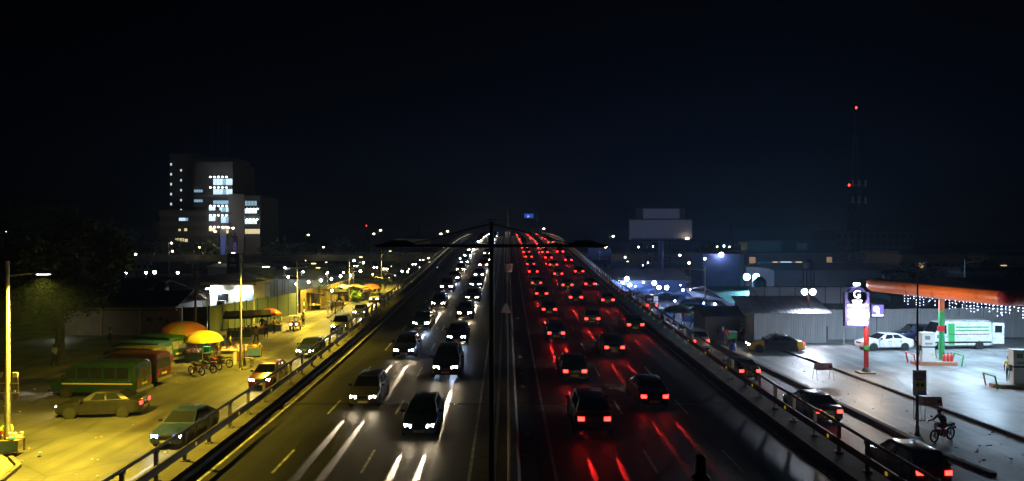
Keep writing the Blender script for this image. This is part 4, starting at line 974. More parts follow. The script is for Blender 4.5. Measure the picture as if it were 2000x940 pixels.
# lamps on the right
b = G(1554, 662); floodlight('tall white floodlight on a red pole in front of the corrugated fence', (b.x, 69.9, 0), 5.0, (.74, .84, 1), 4500, 90, .8, 'white')
b = PD(1467, 541, 90); floodlight('dazzling blue-green floodlight above the dark market roofs', (b.x, b.y, 0), b.z, (.2, .75, 1), 7000, 90, 1.15, 'cyan')
street_lamp('slim unlit street lamp beside the right service road', tuple(G(1377, 660)), 7.3, 1.9, PI, lit=False, thick=.09, headz=7.0)
for i, (x, y, d, r) in enumerate([(1224, 545, 118, .5), (1216, 553, 118, .34), (1230, 557, 117, .4), (1278, 553, 108, .45), (1287, 562, 106, .42), (1302, 562, 106, .42), (1334, 567, 98, .22), (1318, 588, 90, .14), (1310, 603, 88, .14), (1348, 566, 98, .12), (1375, 593, 86, .14), (1396, 594, 84, .16)]):
    q = PD(x, y, d); post_bulb('blue-white stall lamp over the right-hand market, %s from the left' % ORD[i+1], (q.x, q.y, 0), q.z, (.42, .56, 1), 4500 if r > .3 else 1500, 40, r*.75, 'market lamps right', 'blue')
# ================================================================== MARKETS
GOODS = [M('goods %d' % i, c, .55) for i, c in enumerate([(.6, .05, .05), (.65, .6, .5), (.05, .15, .5), (.7, .5, .05), (.1, .4, .1), (.5, .2, .5), (.7, .7, .7), (.08, .06, .05)])]
def goods(parent, x0, x1, y0, y1, z, n, seed, tall=.35):
    rr = random.Random(seed); mb = MB()
    for k in range(n):
        x = rr.uniform(x0, x1); y = rr.uniform(y0, y1); h = rr.uniform(.08, tall)
        if k % 3 == 0: mb.lathe([(.05, 0), (.06, .02), (.06, h*.7), (.02, h*.85), (.02, h)], (x, y, z), 6, rr.randrange(8))
        elif k % 3 == 1: mb.box((x, y, z + h/2), (rr.uniform(.1, .3), rr.uniform(.1, .25), h), rr.random(), rr.randrange(8))
        else: mb.lathe([(.06, 0), (.13, .05), (.10, .14), (.001, .18)], (x, y, z), 7, rr.randrange(8))
    o = mb.build('goods', GOODS, parent); o['kind'] = 'stuff'; return o
tarps = {n: M('tarp ' + n, c, .7, 0, .25, 1.5) for n, c in dict(dark=(.025, .025, .035), olive=(.14, .12, .04), blue=(.05, .12, .3), brown=(.16, .09, .04), white=(.5, .48, .46), teal=(.05, .22, .24), red=(.35, .04, .03), orange=(.5, .2, .04)).items()}
def stall(label, loc, rz, w=2.2, d=1.3, h=2.2, top='dark', n=30, seed=1, group=None, roof=True, tz=.8):
    t = thing('market_stall', label, 'stall', loc, rz, group)
    MB().b2(-w/2, w/2, -d/2, d/2, tz - .05, tz).build('table_top', wood, t)
    for sx in (-1, 1):
        for sy in (-1, 1):
            hh = (h if sy < 0 else h + .35) if roof else tz - .05
            MB().b2(sx*(w/2 - .05) - .035, sx*(w/2 - .05) + .035, sy*(d/2 - .05) - .035, sy*(d/2 - .05) + .035, 0, hh).build('leg', wood, t)
    if roof:
        mb = MB(); g = 7; vs = []
        for i in range(g):
            for j in range(4): vs.append((-w*.62 + w*1.24*i/(g-1), -d*.75 + d*1.5*j/3, h + .02 + .4*j/3 - .06*math.sin(PI*((i % 2)))*.5 - .05*(i % 2)))
        mb.add(vs, [(i*4+j, i*4+j+1, (i+1)*4+j+1, (i+1)*4+j) for i in range(g-1) for j in range(3)]); mb.build('awning', tarps[top], t)
        MB().slab([(-w*.62, -d*.75, h), (w*.62, -d*.75, h), (w*.62, -d*.75 - .02, h - .25), (-w*.62, -d*.75 - .02, h - .25)], .01).build('valance', tarps[top], t)
    goods(t, -w/2 + .1, w/2 - .1, -d/2 + .1, d/2 - .1, tz, n, seed)
    MB().b2(-w/2 + .05, w/2 - .05, -d/2 + .01, -d/2 + .03, .1, tz - .06).build('front_cloth', tarps['blue' if seed % 2 else 'brown'], t)
    return t
# ---- right-hand market
rm = [(1232, 608, 'dark'), (1262, 596, 'blue'), (1300, 620, 'dark'), (1338, 606, 'blue'), (1356, 630, 'dark'), (1400, 632, 'dark'), (1412, 612, 'brown'), (1438, 622, 'red'), (1290, 585, 'white'), (1330, 584, 'dark'), (1375, 600, 'olive')]
for i, (x, y, c) in enumerate(rm):
    p = G(x, y); stall('%s roofed stall in the blue-lit right market, %s from the left' % (c, ORD[sorted(a[0] for a in rm).index(x) + 1]), tuple(p), R(random.uniform(-70, -15)), 2.6, 1.5, 2.3, c, 34, i + 3, 'right market stalls')
for i, (x, y, c, l) in enumerate([(1325, 640, ['brown', 'olive'], 'brown'), (1362, 620, ['orange', 'brown'], 'orange and brown'), (1390, 634, ['dark', 'dark'], 'black'), (1302, 606, ['dark', 'blue'], 'dark blue')]):
    p = G(x, y); umbrella('%s market umbrella among the right-hand stalls' % l, tuple(p), 1.75, 2.6, [tarps[q] for q in c], i*.3, 0, .38)
for i, (x, y, ps, tp, lg) in enumerate([(1412, 668, 'walk', 'white', 'blue'), (1404, 672, 'stand', 'dark', 'jeans'), (1418, 676, 'reach', 'red', 'brown'), (1441, 665, 'sit', 'white', 'jeans'), (1449, 668, 'stand', 'grey', 'dark'), (1352, 640, 'walk', 'brown', 'dark'), (1358, 648, 'stand', 'dark', 'dark'), (1300, 622, 'walk', 'blue', 'dark'), (1316, 632, 'stand', 'purple', 'dark'), (1334, 636, 'walk', 'red', 'jeans'), (1268, 612, 'walk', 'white', 'dark'), (1382, 652, 'stand', 'dark', 'jeans'), (1252, 600, 'stand', 'red', 'dark'), (1288, 600, 'walk', 'dark', 'dark')]):
    person('%s topped person %s in the right market lane, %s person from left' % (tp, {'walk': 'walking', 'stand': 'standing', 'reach': 'reaching forward', 'sit': 'sitting'}[ps], ORD[sorted([1412, 1404, 1418, 1441, 1449, 1352, 1358, 1300, 1316, 1334, 1268, 1382, 1252, 1288]).index(x) + 1]), tuple(G(x, y)), random.uniform(0, 6), ps, tp, lg, 'people in the right market')
t = thing('cool_box', 'green cool box with a white lid on a stand by the market lane', 'cool box', tuple(G(1426, 672))); MB().b2(-.55, .55, -.35, .35, .55, 1.15).build('box', M('cool box green', (.03, .3, .12), .5), t); MB().b2(-.57, .57, -.37, .37, 1.15, 1.25).build('lid', white, t); [MB().b2(s-.04, s+.04, -.3, .3, 0, .55).build('leg', wood, t) for s in (-.45, .45)]
t = thing('barrel', 'blue plastic barrel beside the green cool box', 'barrel', tuple(G(1431, 688))); MB().lathe([(.26, 0), (.3, .2), (.3, .6), (.26, .8), (.001, .8)], n=12).build('body', M('barrel blue', (.03, .1, .4), .45), t, True)
for i, (x, y) in enumerate([(1316, 658), (1324, 662), (1307, 650), (1330, 666)]): motorbike('%s parked motorbike in the row beside the right railing' % ORD[i+1], tuple(G(x, y)), R(-30 + 15*i), ['red', 'black', 'blue', 'red'][i], 'motorbikes parked by the right market')
t = make_van('red minibus with a red tail lamp in the right market lane', PAINT['dark red'], 'minibus', 5.0, 1.9, 2.3, True, None); t.location = (G(1262, 606).x, G(1262, 606).y, 0); t.rotation_euler = (0, 0, R(8))
for c in t.children:
    if c.name.startswith('tail_light'): setmat(c, M_tail)
    if c.name.startswith('rear_window'): setmat(c, M('pale rear glass', (.4, .42, .45), .3))
p = G(1281, 628); t = thing('street_sign', 'small white square sign on a post in the right market lane', 'sign', tuple(p)); MB().cyl((0, 0, 0), (0, 0, 2.9), .04, n=6).build('post', steel, t); MB().b2(-.28, .28, -.05, -.02, 2.3, 3.1).build('plate', white, t); MB().b2(-.2, .2, -.06, -.05, 2.42, 2.5).build('mark', blkp, t)
p = PD(1158, 500, 150); t = thing('direction_sign', 'blue direction sign with white arrow beyond the right railing', 'sign', (p.x + 1.4, 150, 0)); dblue = M('road sign blue', (.02, .12, .45), .4)
for q in (-1.6, 1.6): MB().cyl((q, 0, 0), (q, 0, 5.2), .08, n=6).build('post', steel, t)
MB().b2(-2.4, 2.4, -.15, -.05, 5.0, 8.4).build('board', dblue, t); MB().b2(-.12, .12, -.17, -.15, 5.8, 7.6).build('arrow', wp, t); MB().slab([(-.4, -.17, 7.4), (.4, -.17, 7.4), (0, -.17, 7.95)], .02).build('arrow_head', wp, t); MB().b2(-1.8, 1.8, -.17, -.15, 6.1, 6.24).build('line', wp, t)
def shed(lb, x0, x1, y0, y1, h, rise, wallmat, roofmat, name='market_building', n=5, doors=0, cat='building', axis='x'):
    t = thing(name, lb, cat, ((x0+x1)/2, (y0+y1)/2, 0)); w = x1-x0; d = y1-y0
    MB().b2(-w/2, w/2, -d/2, d/2, 0, h).build('wall', wallmat, t)
    e = .5; L = (w if axis == 'x' else d) + 2*e; k = max(2, int(L/2.2))
    for s in (-1, 1):
        for i in range(k):
            a = -L/2 + L*i/k; b = -L/2 + L*(i+1)/k - .03
            if axis == 'x': pts = [(a, s*(d/2+e), h - .1), (b, s*(d/2+e), h - .1), (b, 0, h + rise), (a, 0, h + rise)]
            else: pts = [(s*(w/2+e), a, h - .1), (s*(w/2+e), b, h - .1), (0, b, h + rise), (0, a, h + rise)]
            p = [Vector(q) for q in pts]
            if (p[1]-p[0]).cross(p[2]-p[0]).z < 0: p = p[::-1]
            MB().slab([q + Vector((0, 0, .06)) for q in p], .05).build('roof_sheet', roofmat, t)
    for i in range(doors):
        x = -w/2 + w*(i+.5)/doors; MB().b2(x-.5, x+.5, -d/2-.04, -d/2, .05, 2.1).build('door', M('shed door', (.1, .09, .08), .6), t); MB().b2(x+.7, x+1.3, -d/2-.04, -d/2, 1.1, 1.9).build('window', glass, t)
    return t
dw = M('dark shed wall', (.06, .06, .075), .8, 0, .3, .6); rfd = M('rusty roof sheet', (.09, .07, .06), .75, .2, .45, .5); rfb = M('blue shed sheet', (.04, .07, .16), .6, .2, .2, .6); rfg = M('grey roof sheet', (.14, .14, .15), .6, .3, .3, .5)
shed('low dark-roofed market hall below the blue-green floodlight', 26, 43, 82, 104, 2.9, 1.1, dw, rfd, axis='x')
shed('long dark-roofed hall behind the white-lit stalls', 17, 30, 120, 135, 3.4, 1.6, rfb, rfd)
shed('tall blue clad shed in the middle of the right market', 36, 43, 132, 140, 7.6, .3, rfb, rfd)
shed('low wide shed behind the tall blue shed', 44, 72, 118, 132, 5.2, .9, M('dim plaster', (.2, .2, .22), .8, 0, .2, .4), rfg, doors=5)
shed('small dark stall building beside the corrugated shed', 19.8, 23.2, 71.5, 76, 2.5, .7, dw, rfd)
shed('dark-roofed house behind the white corrugated fence', 45, 66, 84, 96, 3.6, 1.6, dw, rfd, doors=3)
shed('dim flat house right of the shed with lit windows', 52, 66, 150, 160, 6.2, .8, M('dim plaster', (.2, .2, .22), .8, 0, .2, .4), rfd)
# two storey shop with lit openings and a green fascia board
t = thing('shop_building', 'two storey shop with warm lit openings under a dark green fascia', 'building', (55, 139, 0)); MB().b2(-9, 11, 0, 8, 0, 8.0).build('wall', M('shop plaster', (.26, .24, .22), .8, 0, .2, .5), t)
MB().b2(-8.5, 9, -.5, 0, 7.6, 10).build('fascia', M('fascia green', (.02, .07, .06), .5), t); MB().b2(-8.3, -2, -.55, -.5, 7.8, 9.8).build('fascia_panel', M('fascia light green', (.08, .2, .14), .5), t); MB().b2(1, 3, -.55, -.5, 8.2, 9.5).build('fascia_emblem', M('fascia pale', (.2, .28, .26), .5), t)
for x0, x1, c in ((-3.5, -2.5, 'a'), (-2.0, .2, 'b'), (1.0, 2.2, 'a')): MB().b2(x0, x1, -.06, 0, 4.4, 5.9).build('window', EM('warm window', (1, .68, .32), .9) if c == 'a' else EM('cool window', (.6, .75, 1), 1.1), t)
for x0, x1 in ((-8, -6.8), (7, 8)): MB().b2(x0, x1, -.06, 0, 5.6, 6.8).build('window', EM('dim warm window', (1, .6, .3), .25), t)
q = PD(1412, 498, 130); post_bulb('violet-white lamp on top of the tall blue shed', (q.x, 131, 0), q.z, (.72, .7, 1), 700, 40, .42, tint='violet')
# big billboard
D = 150; p = PD(1290, 470, D); s = D/F
t = thing('billboard', 'large blank white billboard on a blue mast with a smaller panel on top', 'billboard', (p.x, D, 0)); bx = lambda x: (x - 1290)*s; bz = lambda y: H - (y - HY)*s
MB().cyl((.2, .6, 0), (.2, .6, bz(436)), .62, .55, 14).build('mast', M('mast blue', (.03, .09, .28), .5), t, True)
MB().b2(bx(1230), bx(1351), 0, .5, bz(466), bz(430)).build('panel', M('blank billboard sheet', (.24, .24, .28), .6, 0, .06, .4), t); MB().b2(bx(1228), bx(1353), .1, .6, bz(467), bz(429)).build('frame', dsteel, t)
MB().b2(bx(1256), bx(1327), -.1, .4, bz(427), bz(408)).build('upper_panel', M('blank billboard sheet', (.24, .24, .28), .6, 0, .06, .4), t); MB().b2(bx(1242), bx(1338), 0, .5, bz(428.5), bz(407)).build('upper_frame', blackp, t)
MB().b2(bx(1226), bx(1354), -1.0, -.1, bz(470), bz(468.6)).build('catwalk', dsteel, t)
for k in range(18): MB().b2(bx(1228 + 7*k), bx(1228.6 + 7*k), -1.0, -.95, bz(468.6), bz(463.5)).build('catwalk_post', dsteel, t)
for x in (1270, 1285, 1295, 1309): MB().cyl((bx(x), .3, bz(470)), (bx(x), .3, bz(512)), .07, n=5).build('brace', dsteel, t)
for k in range(5): MB().cyl((bx(1270), .3, bz(472 + 8*k)), (bx(1309), .3, bz(480 + 8*k)), .05, n=4).build('brace', dsteel, t)
MB().box((bx(1340), -1.0, bz(466)), (.6, .3, .3)).build('panel_lamp', EM('warm lamp', (1, .8, .5), 20), t)
D = 240; p = PD(807, 476, D); t = thing('billboard', 'dim blank billboard beyond the left overpass', 'billboard', (p.x, D, 0)); s = D/F
MB().b2(-34*s, 34*s, 0, .4, H - 14*s, H + 3.5*s).build('panel', M('dull billboard sheet', (.3, .3, .3), .7), t); [MB().cyl((q, .3, 0), (q, .3, H - 13*s), .2, n=6).build('post', dsteel, t) for q in (-3, 3)]

# ---- left side
b = G(15, 890)
L1 = street_lamp('pale street lamp at the left edge with two small banners', (b.x, b.y, .14), 8.9, 1.3, 0, (1, .72, .05), 30000, True, headz=8.25, thick=.13)
ban = M('banner navy', (.06, .05, .16), .6, 0, .4, 5)
for s in (-1, 1):
    o = MB().loft([[(s*.36 + w*math.cos(a), .02*math.sin(a), z) for a in [2*PI*k/8 for k in range(8)]] for z, w in ((2.45, .15), (2.6, .16), (3.4, .16), (3.52, .09), (3.72, .07))]).build('banner', ban, L1)
    MB().b2(s*.25, s*.47, -.03, .03, 3.5, 3.72).build('banner_cap', wp, o)
for z in (2.75, 3.2): MB().b2(-.5, .5, -.02, .02, z, z + .05).build('banner_arm', POLEM, L1)
text('e', .3, wp, L1, (-.36, -.05, 2.85), (R(90), 0, 0)); text('e', .3, wp, L1, (.36, -.05, 2.85), (R(90), 0, 0))
person('vendor in a lime green top sitting by the left edge lamp pole', (b.x - .55, b.y + .75, .2), R(200), 'sit', 'green', 'blue', headwear=M('dark cap', (.03, .03, .04), .7))
t = thing('stool', 'low wooden stool under the lime green vendor', 'stool', (b.x - .55, b.y + .78, .14)); MB().b2(-.2, .2, -.2, .2, .40, .46).build('seat', wood, t); [MB().b2(x-.02, x+.02, y-.02, y+.02, 0, .4).build('leg', wood, t) for x in (-.16, .16) for y in (-.16, .16)]
stall('low vendor table heaped with wares at the left edge lamp pole', (b.x - .15, b.y + .02, .14), R(6), 1.5, .7, roof=False, n=26, seed=77, tz=.62)
tag(MB().lathe([(.05, 0), (.09, .03), (.02, .1)], n=6).build('litter', M('blue bag', (.1, .3, .6), .4)), 'crumpled blue bag on the pavement beside the left lamp pole', 'litter').location = (b.x + 1.6, b.y - .15, .14)
for i, (x, yb, top_z, pw_) in enumerate([(470, 722, 8.2, 9500), (580, 640, 7.6, 11000), (682, 592, 7.6, 13000), (745, 562, 8.0, 9000)]):
    p = G(x, yb); street_lamp('pale street lamp along the left street, %s after the banner pole' % ORD[i+1], tuple(p), top_z, 1.5, R(20), (1, .72, .05), pw_*1.6, True, 'street lamps down the left street', thick=.11)
street_lamp('lit street lamp at the far bend of the left street', tuple(G(640, 612)), 6.5, 1.2, R(160), (1, .72, .08), 12000, True, thick=.06)
p = G(382, 692); t = thing('utility_pole', 'dark wooden utility pole in front of the yellow umbrella', 'utility pole', tuple(p)); MB().cyl((0, 0, 0), (0, 0, 7.9), .13, .09, 8).build('pole', BARK, t); MB().b2(-.5, .5, -.04, .04, 7.4, 7.5).build('cross_arm', wood, t)
# minibuses parked nose-left
def pm(n, c): return P(n, c)
bus = [('green minibus with a yellow stripe pulling away from the rank', (.006, .034, .018), (268, 778), 5.7, (.6, .42, .03), True), ('dark red minibus parked second in the rank', (.06, .010, .009), (308, 756), 5.4, None, False),
       ('olive roofed cream minibus parked third in the rank', (.11, .10, .05), (302, 742), 5.2, None, False), ('bright blue minibus parked fourth in the rank', (.014, .07, .17), (313, 729), 5.4, (.5, .4, .1), False), ('dark green minibus with a big rear window, farthest in the rank', (.012, .06, .025), (339, 714), 5.4, (.5, .35, .03), False)]
for i, (lb, c, (x, y), L, st, f) in enumerate(bus):
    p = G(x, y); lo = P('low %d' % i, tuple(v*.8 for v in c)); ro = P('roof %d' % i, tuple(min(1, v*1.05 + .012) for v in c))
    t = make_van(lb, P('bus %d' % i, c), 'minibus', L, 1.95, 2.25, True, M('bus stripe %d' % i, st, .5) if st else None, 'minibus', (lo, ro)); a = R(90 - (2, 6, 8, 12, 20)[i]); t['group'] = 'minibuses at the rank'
    t.location = (p.x - math.sin(a)*L/2, p.y + math.cos(a)*L/2 + .9, .005); t.rotation_euler = (0, 0, a)
    if f:
        for c_ in t.children:
            if c_.name.startswith('headlight'): setmat(c_, M_head)
        beam(t, 'bus_beam:', (0, L/2 + .15, .75), (0, 1, -.12), (1, .85, .6), 1500, 45)
    if i in (3, 4):
        for c_ in t.children:
            if c_.name.startswith('rear_window'): setmat(c_, M('dusty rear glass', (.22, .22, .14), .4, 0, .4, 6))
# stalls and umbrellas on the left
yel = M('yellow umbrella cloth', (.8, .55, .03), .6); yel2 = M('pale yellow umbrella cloth', (.8, .62, .12), .6); org = M('orange umbrella cloth', (.5, .17, .04), .65); ol = M('khaki umbrella cloth', (.35, .25, .06), .65); rdu = M('red umbrella cloth', (.5, .05, .03), .6)
p = G(398, 706); umbrella('bright yellow umbrella glowing over the street kiosk', tuple(p), 1.55, 2.55, [yel, yel2], .2, 0, .48)
post_bulb('bare bulb hanging under the bright yellow umbrella', (p.x + .25, p.y - .3, 0), 1.95, (1, .85, .45), 260, 40, .09, tint='warm', pole=True)
stall('kiosk table crammed with bright packets under the yellow umbrella', (p.x - .3, p.y - .1, 0), 0, 2.2, 1.0, roof=False, n=60, seed=21)
stall('low table of wares right of the yellow umbrella', (p.x + 2.2, p.y + .6, 0), R(10), 2.2, 1.2, roof=False, n=50, seed=22); stall('table piled with clothes beside the white counter', (p.x + 2.6, p.y + 2.6, 0), R(10), 2.6, 1.2, roof=False, n=40, seed=23)
t = thing('drum', 'black drum in front of the yellow umbrella', 'drum', (p.x + .75, p.y - 1.1, 0)); MB().lathe([(.34, 0), (.34, .85), (.30, .88)], n=14).build('body', blackp, t)
t = thing('speaker_box', 'teal and white upright box behind the black drum', 'box', (p.x + .45, p.y - .45, 0)); MB().b2(-.3, .3, -.2, .2, 0, 1.3).build('casing', M('teal box', (.02, .35, .25), .5), t); MB().b2(-.28, -.18, -.22, -.2, .1, 1.25).build('edge', white, t)
t = thing('counter', 'white cabinet counter beside the street lamp', 'counter', (G(447, 712).x, G(447, 712).y, 0)); MB().b2(-.5, .5, -.35, .35, 0, 1.15).build('body', M('cream counter', (.6, .58, .42), .5), t); MB().b2(-.56, .56, -.4, .4, 1.15, 1.2).build('top', white, t)
p = G(358, 694); umbrella('tilted orange and khaki umbrella behind the yellow one', tuple(p), 1.95, 2.95, [org, ol, org, org], .5, R(9), .40)
t = thing('door_frame', 'white window frame leaning on the wall left of the yellow umbrella', 'frame', (G(351, 692).x, G(351, 692).y, 0))
for x0, x1, z0, z1 in ((-.3, -.22, .2, 2.0), (.22, .3, .2, 2.0), (-.22, .22, .2, .28), (-.22, .22, 1.92, 2.0)): MB().b2(x0, x1, -.04, .04, z0, z1).build('bar', white, t)
for i, (x, y, rz, tk) in enumerate([(384, 733, 60, 'black'), (403, 729, 75, 'blue'), (418, 722, 60, 'red'), (434, 718, 80, 'black')]): motorbike('%s motorbike from the left in the row before the yellow umbrella' % ORD[i+1], tuple(G(x, y)), R(rz), tk, 'motorbikes before the yellow umbrella')
def chair(loc, rz, lb, m):
    t = thing('chair', lb, 'chair', loc, rz); MB().b2(-.22, .22, -.22, .22, .42, .46).build('seat', m, t); MB().b2(-.22, .22, .2, .24, .46, .9).build('backrest', m, t); [MB().b2(x-.02, x+.02, y-.02, y+.02, 0, .42).build('leg', m, t) for x in (-.19, .19) for y in (-.19, .19)]
chair(tuple(G(457, 706)), R(-60), 'red plastic chair beside the white counter', M('chair red', (.4, .06, .03), .5))
t = thing('stool', 'tall dark wooden stool standing alone at the road edge', 'stool', tuple(G(485, 719))); MB().b2(-.35, .35, -.25, .25, .72, .8).build('seat', wood, t); [MB().b2(x-.03, x+.03, y-.03, y+.03, 0, .72).build('leg', wood, t) for x in (-.3, .3) for y in (-.2, .2)]; MB().tube([(-.3, -.2, .15), (.3, -.2, .65)], .02).build('brace', wood, t)
t = thing('sign_post', 'short dark post on a heavy foot at the road edge', 'post', tuple(G(470, 722))); MB().cyl((.3, 0, .1), (.3, 0, 1.6), .04, n=6).build('post', dsteel, t); MB().lathe([(.3, 0), (.28, .12), (.08, .25)], (.3, 0, 0), 8).build('foot', dconc, t)
p = G(526, 647); umbrella('red umbrella with pale lettering over the drinks stall', tuple(p), 1.3, 2.5, [rdu], .1, 0, .45)
for q in (-.1, .12): MB().lathe([(.10, 0), (.13, .01), (.10, .02)], (q, 0, 0), 10, axis='y').build('print', wp, bpy.data.objects['market_umbrella.%03d' % (len([o for o in bpy.data.objects if o.name.startswith('market_umbrella')]) - 1)]).location = (0, -1.06, 2.15)
stall('drinks stall with bottles under the red umbrella', tuple(p + Vector((.3, -.2, 0))), R(10), 2.2, 1.1, roof=False, n=50, seed=31); post_bulb('bare bulb under the red umbrella', tuple(p + Vector((.3, -.4, 0))), 1.9, (1, .85, .5), 160, 30, .08, tint='warm')
stall('clothes table against the blue wall', (G(500, 655).x, G(500, 655).y, 0), R(20), 2.4, 1.2, 2.2, 'dark', 30, 32); stall('dark awning stall with hanging clothes by the lamp pole', (G(468, 660).x, G(468, 660).y, 0), R(15), 2.4, 1.2, 2.3, 'dark', 30, 33)
t = thing('tricycle', 'small cargo tricycle facing the camera on the left street', 'tricycle', tuple(G(575, 646)), R(190)); MB().b2(-.6, .6, -1.4, -.1, .45, .95).build('cargo_box', M('tricycle orange', (.6, .28, .03), .5), t); MB().b2(-.55, .55, -.2, .5, 1.6, 1.68).build('roof', white, t)
for s in (-1, 1):
    wheel(t, s*.55, -.9, .27, .14); MB().cyl((s*.5, .45, .7), (s*.45, .2, 1.6), .03, n=5).build('roof_post', steel, t); MB().box((s*.3, .75, .8), (.22, .1, .18)).build('headlight', EM('soft headlamp', (1, .9, .7), 8), t)
wheel(t, .001, .8, .27, .12); MB().tube([(0, .8, .27), (0, .5, 1.0)], .04).tube([(-.4, .4, 1.1), (0, .5, 1.0), (.4, .4, 1.1)], .02).build('fork', dsteel, t); MB().b2(-.3, .3, -.1, .3, .6, .75).build('seat', blackp, t)
person('tricycle driver in white sitting at the handlebar', tuple(G(575, 646) + Vector((0, .1, .25))), R(190), 'sit', 'white', 'dark')
lp = [(548, 636, 'sit', 'green', 'dark'), (512, 650, 'stand', 'dark', 'jeans'), (536, 652, 'reach', 'yellow', 'dark'), (520, 660, 'walk', 'brown', 'dark'), (410, 702, 'reach', 'purple', 'dark'), (426, 700, 'stand', 'yellow', 'brown'), (438, 695, 'walk', 'blue', 'jeans'), (214, 676, 'stand', 'white', 'dark'), (107, 716, 'walk', 'white', 'dark'), (500, 672, 'walk', 'grey', 'jeans'), (592, 640, 'stand', 'grey', 'dark'), (668, 610, 'walk', 'dark', 'dark'), (648, 612, 'stand', 'blue', 'dark'), (710, 585, 'walk', 'orange', 'dark'), (728, 580, 'stand', 'white', 'brown'), (752, 566, 'walk', 'red', 'dark'), (700, 590, 'stand', 'yellow', 'dark'), (215, 690, 'walk', 'dark', 'dark'), (450, 690, 'stand', 'white', 'dark'), (740, 575, 'stand', 'white', 'dark')]
for i, (x, y, ps, tp, lg) in enumerate(lp):
    q = G(x, y); near = ('by the yellow umbrella' if 400 < x < 460 else 'by the red umbrella' if 490 < x < 560 else 'by the pink wall' if x < 300 else 'far down the left street')
    person('%s topped person %s %s, %s from the left' % (tp, {'walk': 'walking', 'stand': 'standing', 'reach': 'reaching', 'sit': 'sitting'}[ps], near, ORD[sorted(a[0] for a in lp).index(x) + 1]), tuple(q), random.uniform(0, 6), ps, tp, lg, 'people on the left street')
for i, (x, y, c) in enumerate([(652, 600, 'dark'), (640, 590, 'teal'), (668, 588, 'white'), (700, 588, 'olive'), (722, 578, 'brown'), (735, 565, 'olive'), (758, 556, 'white'), (775, 548, 'brown'), (748, 552, 'dark'), (610, 606, 'brown'), (690, 572, 'teal')]):
    q = G(x, y); stall('%s awning stall down the left street, %s from the left' % (c, ORD[sorted([652, 640, 668, 700, 722, 735, 758, 775, 748, 610, 690]).index(x) + 1]), tuple(q), R(60 + i*7), 2.8, 1.6, 2.3, c, 36, 50 + i, 'stalls down the left street')
q = G(725, 584); umbrella('orange umbrella far down the left street', tuple(q), 1.7, 2.6, [org], 0, 0, .45); post_bulb('white lamp in front of the dark stall on the left street', tuple(G(648, 606)), 2.8, (.8, .85, 1), 200, 40, .16)
q = G(744, 574); umbrella('green umbrella far down the left street', tuple(q), 1.9, 2.8, [M('green umbrella cloth', (.12, .2, .08), .7)], 0, 0, .4)
for i, (x, y) in enumerate([(655, 645), (594, 634), (632, 596)]):
    t = thing('striped_post', 'black and white striped post at the left kerb, %s from the camera' % ['first', 'second', 'third'][i], 'post', tuple(G(x, y)), 0, 'striped posts')
    for k in range(7): MB().cyl((0, 0, k*.45), (0, 0, k*.45 + .45), .06, n=8).build('band', wp if k % 2 else blkp, t)
for i, (x, y, r) in enumerate([(697, 592, 1.0), (690, 585, .8), (795, 545, 1.6), (810, 540, 1.4)]):
    rr = random.Random(i); t = thing('shrub', 'leafy green shrub by the left street, %s from the left' % ORD[(2, 1, 3, 4)[i]], 'shrub', tuple(G(x, y)), 0, 'street shrubs'); mb = MB()
    for k in range(420):
        d = Vector((rr.gauss(0, 1), rr.gauss(0, 1), rr.gauss(0, 1))).normalized()*r*rr.random()**.4; pz = d + Vector((0, 0, r)); u_ = Vector((rr.gauss(0, 1), rr.gauss(0, 1), rr.gauss(0, 1))).normalized(); w_ = u_.orthogonal().normalized(); mb.add([pz - u_*.16, pz + w_*.09, pz + u_*.18, pz - w_*.09], [(0, 1, 2, 3)])
    mb.build('foliage', M('shrub leaf', (.10, .2, .03), .6), t); MB().cyl((0, 0, 0), (0, 0, r), .06, n=5).build('stem', BARK, t)
# walls and buildings on the left
pk = M('pink painted wall', (.32, .22, .16), .85, 0, .25, .8, .2); pil = M('yellow pillar paint', (.4, .29, .1), .85, 0, .2, 1)
t = thing('boundary_wall', 'pink painted boundary wall with yellow pillars behind the minibuses', 'wall', (-47, 75.7, 0))
for k in range(3):
    x0 = k*4.1; MB().b2(x0 + .3, x0 + 4.08, -.1, .1, 0, 2.62).build('panel', pk, t); MB().b2(x0, x0 + .28, -.2, .2, 0, 2.75).build('pillar', pil, t)
MB().b2(12.3, 12.58, -.2, .2, 0, 2.75).build('pillar', pil, t); MB().b2(-.1, 12.7, -.18, .18, 2.76, 2.88).build('coping', pil, t)
for k, (x, z, w, h) in enumerate([(9.0, 1.5, .5, .35), (9.7, 1.2, .35, .3), (10.3, 1.6, .4, .3), (11.0, 1.4, .3, .2), (9.4, .8, .6, .25)]): MB().b2(x, x + w, -.115, -.103, z, z + h).build('poster', M('poster scrap %d' % (k % 3), [(.05, .06, .08), (.3, .26, .2), (.12, .1, .05)][k % 3], .7), t)
bw = M('blue painted wall', (.05, .13, .17), .8, 0, .35, 1.6, .1, col2=(.16, .14, .05))
def wallrun(lb, pts, h, mat, name='boundary_wall', pnl=2.4):
    t = thing(name, lb, 'wall', (0, 0, 0))
    for a, b in zip(pts[:-1], pts[1:]):
        a = Vector((*a, 0)); b = Vector((*b, 0)); d = b - a; n = max(1, int(d.length/pnl)); ang = math.atan2(d.y, d.x)
        for k in range(n):
            c = a + d*((k+.5)/n); MB().box((c.x, c.y, h/2), (d.length/n - .03, .14, h + random.uniform(-.03, .03)), ang).build('panel', mat, t); e = a + d*(k/n); MB().box((e.x, e.y, h/2 + .05), (.12, .2, h + .1), ang).build('post', dsteel, t)
    return t
wallrun('dark green plank wall between the pink and blue walls', [(-34.3, 76), (-32.2, 77)], 2.9, M('dark green planks', (.03, .04, .03), .8, 0, .3, 2))
